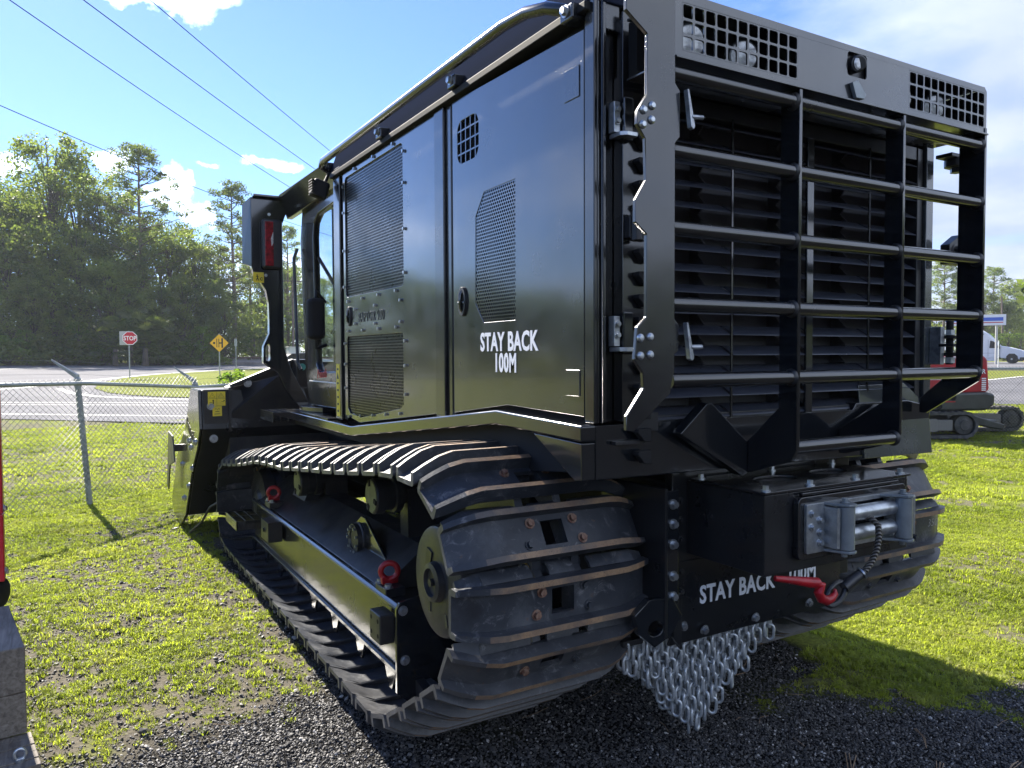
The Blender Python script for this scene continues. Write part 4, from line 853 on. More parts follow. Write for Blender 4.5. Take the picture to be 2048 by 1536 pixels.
# ================================================================== mulching head
m = MB(); side = [(6.34, 1.290), (6.307, .984), (6.458, .814), (6.754, .618), (7.208, .163), (7.55, .02), (8.0, .03), (8.17, .142), (7.71, .636), (7.09, .962), (6.745, 1.290)]
m.prism(side, 'X', .895, .92); MH = m.build('mulcher_head', M['tube'], T, .006)
m = MB(); m.prism(side, 'X', 3.74, 3.765); m.build('head_side', M['black'], MH, .006)
m = MB(); m.prism([(6.346, 1.285), (6.31, .984), (6.46, .814), (6.76, .618), (7.21, .163), (7.55, .10), (8.0, .2), (7.6, .7), (6.9, 1.285)], 'X', .921, 3.739); m.build('head_shell', M['blk2'], MH, .004)
m = MB(); m.box(.93, 1.125, 6.315, 6.345, .985, 1.292); m.box(1.112, 1.128, 6.295, 6.345, .96, 1.305); m.build('head_corner_plate', M['satin'], MH, .003)
m = MB(); m.prism([(1.128, .60), (1.128, 1.30), (1.60, 1.50), (3.06, 1.50), (3.53, 1.30), (3.53, .60)], 'Y', 6.38, 6.6); m.build('head_hood', M['satin'], MH, .004)
m = MB(); a = (1.14, 6.37, 1.135); b = (1.475, 6.24, 1.385); c = (1.76, 6.30, 1.0); d = (1.14, 6.36, .985); e_ = (1.14, 6.30, 1.105); m.add([a, b, c, d, e_, (1.7, 6.378, 1.44), (1.9, 6.378, 1.0), (1.14, 6.378, 1.3)], [(e_ and 4, 1, 2, 3), (0, 1, 4), (0, 7, 5, 1), (1, 5, 6, 2), (3, 2, 6)]); m.build('hood_rib', M['satin'], MH, sharp=10)
m = MB(); m.box(1.13, 1.62, 6.30, 6.372, 1.30, 1.33); m.v = [(x, y, z+(x-1.13)*.40) for x, y, z in m.v]; m.build('hood_lip', M['satin'], MH, .004)
m = MB(); m.prism([(1.40, 1.055), (1.43, 1.085), (1.54, 1.085), (1.575, 1.055)], 'Y', 6.20, 6.34); m.build('tie_down', M['satin'], MH, .003)
for x, y, z in ((.985, 6.315, 1.165), (1.0, 6.32, .91), (1.26, 6.31, 1.335)): m = MB(); m.bolt((x, y, z), (0, -1, 0), .022, .016); m.build('bolt', M['zinc2'], MH)
for y, z in ((6.52, .87), (6.86, .85), (6.78, .80), (7.32, .60), (7.25, .31), (6.93, .46), (6.70, .64)): m = MB(); m.bolt((.895, y, z), (-1, 0, 0), .02, .016); m.build('bolt', M['zinc'], MH)
text_on('Prinoth', .16, (.8935, 7.02, .955), (0, -1, -.28), (0, -.05, 1), M['ink'], MH, xs=.95, shear=.3, font_off=.0008)
m = MB(); m.prism([(7.75, .86), (7.45, .84), (7.35, .62), (7.7, .55), (7.85, .30), (7.95, .34)], 'X', .83, .842); m.box(.84, .9, 7.45, 7.5, .70, .76); m.build('side_skid', M['satin'], MH, .003)
m = MB(); m.tube([(.92, 7.15, .02), (.99, 6.95, .14), (1.03, 6.75, .30), (1.16, 6.6, .40)], .010, 8); m.build('debris_guard', M['satin'], MH)
m = MB(); m.box(.962, 1.090, 6.310, 6.3135, 1.165, 1.275); wd = m.build('warning_decal', M['yellow'], MH)
m = MB(); m.box(.995, 1.063, 6.310, 6.3135, 1.085, 1.162); m.build('warning_decal', M['yellow'], MH)
m = MB()
for x in (.994, 1.058):
    t = [(x-.02, 6.309, 1.232), (x+.02, 6.309, 1.232), (x, 6.309, 1.266)]
    m.tube(t, .0016, 4, closed=True); m.tube([(x, 6.309, 1.243), (x, 6.309, 1.253)], .0015, 4)
m.box(.964, 1.088, 6.3085, 6.3095, 1.222, 1.2235); m.box(1.026, 1.0275, 6.3085, 6.3095, 1.167, 1.273)
m.cyl((1.000, 6.309, 1.208), (1.000, 6.3095, 1.208), .006, 8); m.box(.996, 1.004, 6.3085, 6.3095, 1.18, 1.203); m.box(.972, .992, 6.3085, 6.3095, 1.19, 1.193); m.box(1.06, 1.078, 6.3085, 6.3095, 1.195, 1.198); m.cyl((1.08, 6.309, 1.203), (1.08, 6.3095, 1.203), .005, 8)
m.box(1.008, 1.050, 6.3085, 6.3095, 1.10, 1.104); m.box(1.014, 1.044, 6.3085, 6.3095, 1.118, 1.122); m.tube([(1.012, 6.309, 1.135), (1.02, 6.309, 1.148), (1.03, 6.309, 1.132), (1.04, 6.309, 1.148), (1.048, 6.309, 1.135)], .0015, 4)
m.build('decal_print', M['ink'], wd, kind='stuff')
m = MB(); m.box(1.62, 1.75, 6.2, 6.35, 1.30, 1.52); m.cyl((1.66, 6.19, 1.46), (1.66, 6.198, 1.46), .03, 20); pe = m.build('valve_box', M['satin'], MH, .006)
m = MB(); m.cyl((1.66, 6.185, 1.46), (1.66, 6.189, 1.46), .028, 20); m.build('round_sticker', M['green'], pe)
# ================================================================== ground sheet with zones
def axis_pts(a, b, step, lo, hi):
    c = list(np.arange(a, b, step)); l = []; d = step; v = a
    while v > lo: d *= 1.16; v -= d; l.append(v)
    h = []; d = step; v = c[-1]
    while v < hi: d *= 1.16; v += d; h.append(v)
    return np.array(l[::-1]+c+h)
gx = axis_pts(-4, 16, .06, -360, 360); gy = axis_pts(.3, 15, .06, -360, 360)
def gravel_mask(X, Y):
    edge = np.interp(X, [-6, -.6, .1, .9, 1.6, 2.6, 3.1, 3.6, 4.2, 6, 9], [3.9, 3.75, 3.55, 3.6, 3.0, 2.75, 2.3, 1.80, 1.45, .9, .2])
    n = (fbm(X, Y, 1.3, 4, 11)-.5)*1.1 + (fbm(X, Y, 6, 3, 12)-.5)*.7
    u = ((X > 1.06+n*.12) & (X < 3.3+n*.5) & (Y > 2.5) & (Y < 6.6+n)).astype(float)*.9
    return np.maximum(np.clip((edge-Y+n)/.35+.5, 0, 1), u)
def dirt_mask(X, Y):
    n = fbm(X, Y, .55, 4, 21)*.5 + fbm(X, Y, 2.2, 4, 22)*.5
    b = np.clip((n-.51)/.06, 0, 1)
    near = np.exp(-((Y-4.8)/2.9)**2)*np.clip((X+1.9)/2.0, 0, 1)*(X < 1.3)              # worn strip beside the track
    n2 = fbm(X, Y, 2.8, 4, 23); n = np.clip(near*1.2*np.clip((n2-.43)/.06, 0, 1)+ (near > .6)*.25, 0, 1)
    under = ((X > .9) & (X < 3.8) & (Y > 2.3) & (Y < 8.2)).astype(float)*.75
    head = np.exp(-(((X-1.0)/1.3)**2+((Y-8.0)/.8)**2))*.9*(fbm(X, Y, 3, 3, 24) > .42)
    ruts = np.exp(-((X-(Y-11)*.35-1.0)/.5)**2)*((Y > 10) & (Y < 17))*(fbm(X, Y, 1.2, 3, 31) > .45)
    far = b*(.35+.65*(np.hypot(X, Y) < 22))
    return np.clip(np.maximum.reduce([far*.75, n*.95, head*.9, ruts*.95]), 0, 1)
GX, GY = np.meshgrid(gx, gy)
gm = gravel_mask(GX, GY); dm = dirt_mask(GX, GY); near_ = (np.hypot(GX, GY) < 20)
Z = terr(GX, GY) + near_*((fbm(GX, GY, 1.1, 4, 41)-.5)*.05 + (fbm(GX, GY, 7, 3, 42)-.5)*.022*(1-gm*.6)) - .03*near_
inside_m = (GX > .6) & (GX < 4.1) & (GY > 1.7) & (GY < 8.5); Z = np.where(inside_m, np.minimum(Z, -.004), Z)
nx, ny = len(gx), len(gy); V = np.stack([GX, GY, Z], -1).reshape(-1, 3)
ii = np.arange(nx*ny).reshape(ny, nx); Q = np.stack([ii[:-1, :-1], ii[:-1, 1:], ii[1:, 1:], ii[1:, :-1]], -1).reshape(-1, 4)
me = bpy.data.meshes.new('ground'); me.vertices.add(len(V)); me.vertices.foreach_set('co', V.ravel()); me.loops.add(Q.size); me.loops.foreach_set('vertex_index', Q.ravel().astype(np.int32))
me.polygons.add(len(Q)); me.polygons.foreach_set('loop_start', np.arange(0, Q.size, 4, dtype=np.int32)); me.polygons.foreach_set('loop_total', np.full(len(Q), 4, np.int32)); me.update()
ca = me.color_attributes.new('zone', 'FLOAT_COLOR', 'POINT'); ca.data.foreach_set('color', np.stack([gm, dm, gm*0, gm*0+1], -1).reshape(-1).astype(np.float32))
me.polygons.foreach_set('use_smooth', [True]*len(me.polygons)); me.materials.append(M['ground'])
GR = bpy.data.objects.new('ground', me); col.objects.link(GR); GR['kind'] = 'structure'
def zg(x, y):
    n = np.hypot(x, y) < 20
    g = gravel_mask(x, y)
    z = terr(x, y)+n*((fbm(x, y, 1.1, 4, 41)-.5)*.05+(fbm(x, y, 7, 3, 42)-.5)*.022*(1-g*.6))-.03*n
    ins = (x > .6) & (x < 4.1) & (y > 1.7) & (y < 8.5)
    return np.where(ins, np.minimum(z, -.004), z)
# ---------------- instanced cover: grass and stones (nobody could count them)
def scatter(name, pts, rots, scl, mats_meshes, kind_label):
    """points carry rotation and scale; geometry nodes place a random source mesh on each"""
    me = bpy.data.meshes.new(name); n = len(pts); me.vertices.add(n); me.vertices.foreach_set('co', pts.astype(np.float32).ravel())
    a = me.attributes.new('rot', 'FLOAT_VECTOR', 'POINT'); a.data.foreach_set('vector', rots.astype(np.float32).ravel())
    a = me.attributes.new('scl', 'FLOAT_VECTOR', 'POINT'); a.data.foreach_set('vector', scl.astype(np.float32).ravel())
    a = me.attributes.new('pick', 'INT', 'POINT'); a.data.foreach_set('value', rng.integers(0, len(mats_meshes), n).astype(np.int32))
    o = bpy.data.objects.new(name, me); col.objects.link(o); o['kind'] = 'stuff'; o['label'] = kind_label
    ng = bpy.data.node_groups.new(name, 'GeometryNodeTree'); ng.interface.new_socket('Geometry', in_out='INPUT', socket_type='NodeSocketGeometry'); ng.interface.new_socket('Geometry', in_out='OUTPUT', socket_type='NodeSocketGeometry')
    gi = ng.nodes.new('NodeGroupInput'); go = ng.nodes.new('NodeGroupOutput'); ip = ng.nodes.new('GeometryNodeInstanceOnPoints'); gi_ = ng.nodes.new('GeometryNodeGeometryToInstance'); 
    src = bpy.data.collections.new(name+'_source')
    for q in mats_meshes:
        s_ = bpy.data.objects.new(name+'_piece', q); src.objects.link(s_)
    ci = ng.nodes.new('GeometryNodeCollectionInfo'); ci.inputs['Collection'].default_value = src; ci.inputs['Separate Children'].default_value = True; ci.inputs['Reset Children'].default_value = True
    def na(nm, ty):
        q = ng.nodes.new('GeometryNodeInputNamedAttribute'); q.data_type = ty; q.inputs['Name'].default_value = nm; return q.outputs[0]
    ng.links.new(gi.outputs[0], ip.inputs['Points']); ng.links.new(ci.outputs[0], ip.inputs['Instance']); ip.inputs['Pick Instance'].default_value = True
    ng.links.new(na('pick', 'INT'), ip.inputs['Instance Index']); e2r = ng.nodes.new('FunctionNodeEulerToRotation'); ng.links.new(na('rot', 'FLOAT_VECTOR'), e2r.inputs[0]); ng.links.new(e2r.outputs[0], ip.inputs['Rotation']); ng.links.new(na('scl', 'FLOAT_VECTOR'), ip.inputs['Scale'])
    ng.links.new(ip.outputs[0], go.inputs[0]); md = o.modifiers.new('scatter', 'NODES'); md.node_group = ng
    return o
def tuft(n, h, spread, seed, bend=.5, wid=.004):
    r_ = random.Random(seed); m = MB()
    for _ in range(n):
        a = r_.uniform(0, 6.283); rr = spread*math.sqrt(r_.random()); x, y = rr*math.cos(a), rr*math.sin(a); L_ = h*r_.uniform(.45, 1.15); d = r_.uniform(0, 6.283); w_ = wid*r_.uniform(.7, 1.3); b_ = L_*bend*r_.uniform(.3, 1.6)
        px_, py_ = -math.sin(d)*w_, math.cos(d)*w_; cx_, cy_ = math.cos(d), math.sin(d)
        v = [(x-px_, y-py_, -.01), (x+px_, y+py_, -.01), (x+cx_*b_*.35+px_*.8, y+cy_*b_*.35+py_*.8, L_*.6), (x+cx_*b_*.35-px_*.8, y+cy_*b_*.35-py_*.8, L_*.6), (x+cx_*b_, y+cy_*b_, L_*(1-.25*bend))]
        m.add(v, [(0, 1, 2, 3), (3, 2, 4)])
    me = bpy.data.meshes.new('tuft'); me.from_pydata(m.v, [], m.f); me.materials.append(M['blade']); me.polygons.foreach_set('use_smooth', [True]*len(me.polygons)); return me
tufts = [tuft(26, .045, .045, s_, .9, .0032) for s_ in range(4)] + [tuft(14, .07, .035, 9, .8, .0035), tuft(20, .035, .06, 10, 1.3, .004)]
def grass_pts(x0, x1, y0, y1, dens, seed, thin=1.0):
    r_ = np.random.default_rng(seed); n = int((x1-x0)*(y1-y0)*dens); x = r_.uniform(x0, x1, n); y = r_.uniform(y0, y1, n)
    p = (1-gravel_mask(x, y))**2*(1-.78*dirt_mask(x, y))*(.45+.9*fbm(x, y, 2.5, 3, 51))
    inm = (x > 1.05) & (x < 3.62) & (y > 2.7) & (y < 7.0)
    k = (r_.random(n) < p*thin) & ~inm; return x[k], y[k]
gsx, gsy, gss = [], [], []
for (a, b, c, d, de, sc_) in ((-2.6, 1.3, 2.2, 6.5, 1900, .8), (-3.2, 2.2, 6.5, 11, 1100, .95), (-4.5, 5.5, 11, 20, 220, 1.4), (3.3, 8, 1.2, 5, 1500, .8), (2.3, 3.3, 1.2, 2.7, 1100, .8), (3.3, 12, 5, 9, 450, 1.0), (8, 16.5, 1.5, 12, 200, 1.3), (1.2, 3.6, 7, 9, 200, 1), (16, 24, 5, 16, 60, 1.8)):
    x, y = grass_pts(a, b, c, d, de, int(a*10+c*100+999)); gsx.append(x); gsy.append(y); gss.append(np.full(len(x), sc_))
x = np.concatenate(gsx); y = np.concatenate(gsy); s0 = np.concatenate(gss); n = len(x); r_ = np.random.default_rng(5)
pts = np.stack([x, y, zg(x, y)], -1); rots = np.stack([r_.normal(0, .15, n), r_.normal(0, .15, n), r_.uniform(0, 6.28, n)], -1)
s1 = s0*(.28+.70*fbm(x, y, 1.7, 3, 61))*r_.uniform(.7, 1.3, n); scatter('grass', pts, rots, np.stack([s1*1.1, s1*1.1, s1], -1), tufts, 'bright green and yellowish turf with worn patches around the machine')
print('tufts', n)
def stone(seed):
    bm = bmesh.new(); bmesh.ops.create_icosphere(bm, subdivisions=1, radius=1); r2 = random.Random(seed)
    for v in bm.verts: v.co *= r2.uniform(.7, 1.15); v.co.z *= .62; v.co.x *= 1.15
    me = bpy.data.meshes.new('stone'); bm.to_mesh(me); bm.free(); me.materials.append(M['stone']); return me
def stone_pts(x0, x1, y0, y1, dens, seed, s_):
    r2 = np.random.default_rng(seed); n = int((x1-x0)*(y1-y0)*dens); x = r2.uniform(x0, x1, n); y = r2.uniform(y0, y1, n)
    k = r2.random(n) < gravel_mask(x, y)**1.0; return x[k], y[k], r2.lognormal(0, .28, k.sum())*s_
A = [stone_pts(-.7, 4.6, 1.2, 2.4, 17000, 1, .0041), stone_pts(-1.2, 4.2, 2.4, 3.9, 10500, 2, .0047), stone_pts(1.0, 4.2, 3.9, 5.2, 1600, 3, .0065)]
dr_ = np.random.default_rng(44); dx = dr_.uniform(-2.2, 1.2, 42000); dy = dr_.uniform(2.6, 8.5, 42000); kk = dr_.random(42000) < dirt_mask(dx, dy)*.8+.06; A.append((dx[kk], dy[kk], dr_.lognormal(0, .4, kk.sum())*.0052))
x = np.concatenate([a[0] for a in A]); y = np.concatenate([a[1] for a in A]); s_ = np.concatenate([a[2] for a in A]); n = len(x); r_ = np.random.default_rng(8)
rots = r_.uniform(-3.14, 3.14, (n, 3)); rots[:, :2] *= .25
scatter('gravel', np.stack([x, y, zg(x, y)+s_*.35], -1), rots, np.stack([s_]*3, -1)*r_.uniform(.75, 1.25, (n, 3)), [stone(k) for k in range(5)], 'fine black crushed gravel with a few pale chips')
print('stones', n)
# larger pale chips, twigs and pine straw
r3 = random.Random(77); m = MB()
for _ in range(95):
    x, y = r3.uniform(-.6, 4.4), r3.uniform(1.3, 3.7); l = r3.uniform(.03, .17); a = r3.uniform(0, 3.14); z = float(zg(np.array([x]), np.array([y]))[0])+.009; w_ = .0009 if r3.random() < .8 else .0018
    c = r3.uniform(-.02, .02); m.tube([(x, y, z), (x+l*.5*math.cos(a)-c*math.sin(a), y+l*.5*math.sin(a)+c*math.cos(a), z+.006), (x+l*math.cos(a), y+l*math.sin(a), z+.002)], w_, 5)
for (x0, y0, l, a) in ((2.35, 1.72, .30, .35), (2.72, 1.62, .13, .1), (2.9, 1.75, .16, .6), (3.0, 1.5, .12, 0), (1.45, 2.2, .2, .3), (1.5, 2.0, .18, 1.0), (.75, 2.35, .2, -1.0)):
    z = float(zg(np.array([x0]), np.array([y0]))[0])+.012
    for q in range(3): a2 = a+r3.uniform(-.25, .25); m.tube([(x0, y0, z), (x0+l*.5*math.cos(a2), y0+l*.5*math.sin(a2)+r3.uniform(-.012, .012), z+.006), (x0+l*math.cos(a2+.1), y0+l*math.sin(a2+.1), z)], .0016, 5)
M['straw'] = two('dry_straw', (.32, .22, .13), (.20, .13, .08), 9, .8, 0, 0)
tag(m.build('twigs', M['straw']), 'dry twigs and pine needles strewn on black gravel', None, None, 'stuff')
# ================================================================== roads (sheets laid above the ground)
def sheet(name, poly, mt, lift, n=None, thick=False):
    """polygon laid on the terrain, diced so that it follows it"""
    bm = bmesh.new(); bm.faces.new([bm.verts.new((x, y, 0)) for x, y in poly]); 
    xs_ = [p[0] for p in poly]; ys_ = [p[1] for p in poly]
    def cuts(lo, hi, ax):
        v = lo; 
        while v < hi:
            bmesh.ops.bisect_plane(bm, geom=bm.verts[:]+bm.edges[:]+bm.faces[:], plane_co=(v, v, 0), plane_no=(1, 0, 0) if ax == 0 else (0, 1, 0)); v += 6 if abs(v) < 130 else 25
    cuts(max(-260, min(xs_)), min(260, max(xs_)), 0); cuts(max(-260, min(ys_)), min(260, max(ys_)), 1)
    for v in bm.verts: v.co.z = float(terr(v.co.x, v.co.y))+lift
    bmesh.ops.triangulate(bm, faces=bm.faces[:])
    me = bpy.data.meshes.new(name); bm.to_mesh(me); bm.free(); me.materials.append(mt); o = bpy.data.objects.new(name, me); col.objects.link(o); o['kind'] = 'structure'; return o
def G2(pts): return [on_ground(a, b) for a, b in pts]
sheet('road', G2([(-700, 838), (0, 839), (345, 847), (700, 852), (1100, 850), (1400, 726), (800, 727), (300, 724), (-200, 737), (-700, 745)]), M['asphalt'], .02)
isl = G2([(188, 778), (215, 787), (260, 792), (330, 796), (420, 798), (700, 800), (900, 742), (700, 735), (520, 738), (420, 744), (330, 749), (250, 757), (205, 767)])
sheet('traffic_island', isl, M['ground'], .05)
def stripe(pts, w_, lift=.03, name='road_marking'):
    P = [Vector(on_ground(a, b)) for a, b in pts]; L_ = []; R_ = []
    for i, p in enumerate(P):
        d = (P[min(i+1, len(P)-1)]-P[max(i-1, 0)]).normalized(); nrm = Vector((-d.y, d.x)); L_.append(p+nrm*w_/2); R_.append(p-nrm*w_/2)
    m = MB(); v = []
    sub = 8
    Ls, Rs = [], []
    for i in range(len(P)-1):
        for q in range(sub): t = q/sub; Ls.append(L_[i].lerp(L_[i+1], t)); Rs.append(R_[i].lerp(R_[i+1], t))
    Ls.append(L_[-1]); Rs.append(R_[-1]); k = len(Ls)
    v = [(p.x, p.y, float(terr(p.x, p.y))+lift) for p in Ls+Rs]; m.add(v, [(i, i+1, k+i+1, k+i) for i in range(k-1)])
    o = m.build(name, M['roadpaint']); o['kind'] = 'structure'
stripe([(-600, 829), (0, 830), (350, 834), (700, 836)], .16); stripe([(-600, 812), (0, 811), (350, 812), (700, 812)], .12); stripe([(-600, 808), (0, 806.5), (350, 807), (700, 807)], .12)
stripe([(-300, 790), (0, 780), (110, 771), (200, 760), (300, 750), (430, 741.5), (560, 736)], .35); stripe([(120, 779), (140, 787), (190, 794), (260, 797.5), (350, 800), (700, 803)], .25)
stripe([(-600, 748), (0, 739), (200, 732)], .3)
# drainage stain on the asphalt
m = MB()
# right hand yard
sheet('yard', G2([(1700, 812), (1990, 810), (2600, 806), (2600, 748), (2048, 755), (1985, 761), (1800, 772), (1700, 780)]), M['asphalt'], .02)
sheet('road', G2([(1500, 740), (2048, 741), (2700, 744), (2700, 722), (2048, 724), (1500, 724)]), M['asphalt'], .02)
stripe([(1850, 773), (1985, 760), (2048, 753.5), (2300, 746)], .3)
# low embankment with rusty railway ballast beyond the far road
M['rail'] = mat('rusty_rail', (.10, .055, .04), .7); M['ballast'] = two('ballast', (.26, .23, .20), (.16, .14, .13), 1.2, .95, 0, .5, .05)
def strip3(name, pxs, d0, d1, z0, z1, mt, kind='structure', label=None, cat=None):
    m = MB(); v = []
    for px in pxs: a = at(px, d0); b = at(px, d1); v += [(a.x, a.y, a.z+z0-.3), (a.x, a.y, a.z+z0), (b.x, b.y, b.z+z1), (b.x, b.y, b.z-.3)]
    k = len(pxs); m.add(v, [(4*i+j, 4*i+j+1, 4*i+j+5, 4*i+j+4) for i in range(k-1) for j in range(3)]); o = m.build(name, mt)
    if kind: o['kind'] = kind
    return o
strip3('railway_bank', [430, 500, 600, 700, 800, 900], 86, 92, .35, .75, M['ballast'])
m = MB()
for dd in (88.2, 89.7):
    P = [at(px, dd, .78+(dd-88)*.05) for px in range(430, 950, 40)]; m.tube(P, .07, 4)
tag(m.build('railway_rails', M['rail']), 'rusty railway rails on a low ballast bank beyond the road', 'railway')
# ================================================================== chain link fence
def chain_fence(label, pts, posts, top, lean=0, arms=True, pitch=.062, group=None):
    base = Vector((pts[0][0], pts[0][1], 0)); t = thing('chain_link_fence', label, 'fence', base)
    P = [Vector((a, b, 0)) for a, b in pts]; tops = top
    def tp(s_):      # point along polyline by fraction of index
        i = min(int(s_), len(P)-2); f = s_-i; return P[i].lerp(P[i+1], f), tops[i]*(1-f)+tops[i+1]*f
    m = MB(); m.tube([(p.x, p.y, z) for p, z in zip(P, tops)], .021, 12); m.build('top_rail', M['post'], t)
    for (x, y, z, lx, ly) in posts:
        m = MB(); m.cyl((x, y, -.05), (x+lx, y+ly, z+.02), .030, 16); po = m.build('post', M['post'], t)
        m = MB(); m.lathe((x+lx, y+ly, z+.015), (0, 0, 1), [(.036, -.05), (.036, .03), (.02, .05), (.001, .055)], 14); m.build('post_cap', M['post'], po)
        if arms:
            m = MB(); a = Vector((x+lx, y+ly, z+.04)); b = a+Vector((-.235, .02, .20)); 
            m.add([tuple(a+Vector((-.01, -.018, 0))), tuple(a+Vector((.02, .018, 0))), tuple(a+Vector((.02, .018, .05))), tuple(a+Vector((-.01, -.018, .05))), tuple(b+Vector((0, -.006, 0))), tuple(b+Vector((.004, .006, 0))), tuple(b+Vector((.004, .006, .018))), tuple(b+Vector((0, -.006, .018)))], [(0, 1, 2, 3), (4, 5, 6, 7), (0, 1, 5, 4), (1, 2, 6, 5), (2, 3, 7, 6), (3, 0, 4, 7)]); m.build('barb_arm', M['post'], po)
    # woven wire: zig-zag strands
    m = MB(); 
    for i in range(len(P)-1):
        a, b = P[i], P[i+1]; ln = (b-a).length; n = int(ln/pitch); d = (b-a)/n; h0, h1 = tops[i], tops[i+1]; nn = Vector((-d.y, d.x, 0)).normalized()*.003
        for k in range(-1, n+1):
            for s_ in (1, -1):
                pts_ = []; rows = int((max(h0, h1)+.03)/(pitch))
                # straight diagonal wires crossing the full panel
                x0 = k; z0 = .0; x1 = k+s_*rows; 
                zt = (h0+(h1-h0)*k/n)+.035
                e0, e1 = a+d*x0, a+d*(x0+s_*zt/pitch)
                f0 = max(0, min(1, 1)); 
                # clip to the panel
                t0, t1 = 0., 1.; xs0 = x0; xs1 = x0+s_*zt/pitch
                if s_ > 0:
                    if xs1 > n: t1 = (n-xs0)/(xs1-xs0)
                    if xs0 < 0: t0 = (0-xs0)/(xs1-xs0)
                else:
                    if xs1 < 0: t1 = (0-xs0)/(xs1-xs0)
                    if xs0 > n: t0 = (n-xs0)/(xs1-xs0)
                if t1 <= t0: continue
                A_ = e0.lerp(e1, t0)+Vector((0, 0, zt*t0+.01))+nn*s_; B_ = e0.lerp(e1, t1)+Vector((0, 0, zt*t1+.01))+nn*s_
                m.tube([A_, B_], .0025, 3)
        # wires that start on the end posts
        for r2 in range(1, int(min(h0, h1)/pitch)+1):
            z = r2*pitch
            for s_, st in ((1, 0), (-1, n)):
                z1 = h0+.035; kk = (z1-z)/pitch; A_ = a+d*st+Vector((0, 0, z)); B_ = a+d*(st+s_*min(kk, n))+Vector((0, 0, z+min(kk, n)*pitch)); m.tube([A_+nn*s_, B_+nn*s_], .0025, 3)
    m.build('woven_wire', M['fencewire'], t, kind='stuff', sharp=180)
    if arms:
        m = MB()
        for q in (.25, .6, .95):
            m.tube([(p.x-.235*q, p.y+.02*q, z+.045+.205*q) for p, z in zip(P, tops)], .0014, 4)
        m.build('barbed_wire', M['fencewire'], t, kind='stuff')
    return t
chain_fence('galvanised chain link fence with leaning post left of the mulching head', [(-2.6, 7.2), (-.525, 8.75), (.215, 9.30), (1.45, 10.25), (3.4, 11.6), (5.6, 12.6)], [(.217, 9.305, 1.27, -.085, .10), (1.45, 10.25, 1.165, -.03, .03), (-2.6, 7.2, 1.32, 0, 0), (3.4, 11.6, 1.2, 0, 0), (5.6, 12.6, 1.2, 0, 0)], [1.32, 1.285, 1.27, 1.165, 1.2, 1.2])
chain_fence('chain link fence behind the red excavator on the right', [(12.2, 9.6), (14.6, 8.1), (17.2, 6.4), (20, 4.8)], [(12.2, 9.6, 1.25, 0, 0), (17.4, 6.3, 1.25, 0, 0), (20, 4.8, 1.25, 0, 0)], [1.25, 1.25, 1.25, 1.25], arms=False)
# ================================================================== road signs
M['signred'] = mat('sign_red', (.50, .012, .03), .4); M['signwhite'] = mat('sign_white', (.78, .78, .78), .45); M['signyellow'] = mat('sign_yellow', (.80, .42, .01), .4); M['signback'] = mat('sign_back', (.42, .42, .40), .5, .3)
def sign_frame(p): 
    d = Vector((-p.x, -p.y, 0)).normalized(); X = Vector((-d.y, d.x, 0)); return X, Vector((0, 0, 1)), d      # X to the right as seen by the camera
def flat(pts, o, X, Y, N, t0, t1):
    m = MB(); m.prism(pts, 'Z', t0, t1); m.v = [tuple(o+X*a+Y*b+N*c) for a, b, c in m.v]; return m
p = at(260, 45.5); X, Y, N_ = sign_frame(p); t = thing('stop_sign', 'red octagonal stop sign on a thin pole', 'road sign', p)
m = MB(); m.box(p.x-.03, p.x+.03, p.y-.03, p.y+.03, p.z-.1, p.z+2.85); m.build('pole', M['post'], t)
c = p+Vector((0, 0, 2.42))
oc = lambda r_: [(r_*math.cos(R(22.5+45*k)), r_*math.sin(R(22.5+45*k))) for k in range(8)]
pl = flat(oc(.42), c+X*.05, X, Y, N_, .035, .045).build('sign_plate', M['signwhite'], t)
flat(oc(.38), c+X*.05, X, Y, N_, .046, .050).build('sign_face', M['signred'], pl)
text_on('STOP', .36, c+X*(.05-.335)+N_*.052-Y*.125, X, Y, M['signwhite'], pl, xs=.78, font_off=.008)
flat([(-.5, -.4), (-.05, -.4), (-.05, .4), (-.5, .4)], c, X, Y, N_, -.06, -.05).build('rear_plate', M['signback'], t)
p = at(440, 48.5); X, Y, N_ = sign_frame(p); t = thing('warning_sign', 'yellow diamond railway crossing warning sign on a pole', 'road sign', p)
m = MB(); m.box(p.x-.03, p.x+.03, p.y-.03, p.y+.03, p.z-.1, p.z+2.75); m.build('pole', M['post'], t)
c = p+Vector((0, 0, 2.15)); pl = flat([(-.56, 0), (0, -.56), (.56, 0), (0, .56)], c, X, Y, N_, .035, .045).build('sign_plate', M['signyellow'], t)
m = MB()
for o_ in ([(.13, -.3), (.22, -.3), (.22, .3), (.13, .3)], [(-.16, -.27), (-.12, -.27), (-.12, .27), (-.16, .27)], [(-.04, -.27), (0, -.27), (0, .27), (-.04, .27)], [(0, -.04), (.13, -.04), (.13, .04), (0, .04)], [(-.36, -.06), (-.24, -.06), (-.24, .06), (-.36, .06)]):
    q = flat(o_, c, X, Y, N_, .046, .050); m.add(q.v, q.f)
m.build('symbol', M['ink'], pl)
p = at(473, 62); m = MB(); m.cyl((p.x, p.y, p.z-.1), (p.x, p.y, p.z+2.6), .035, 8); m.box(p.x-.10, p.x+.10, p.y-.02, p.y+.02, p.z+2.0, p.z+2.6); tag(m.build('marker_post', M['post']), 'slim grey marker post right of the yellow warning sign', 'post')
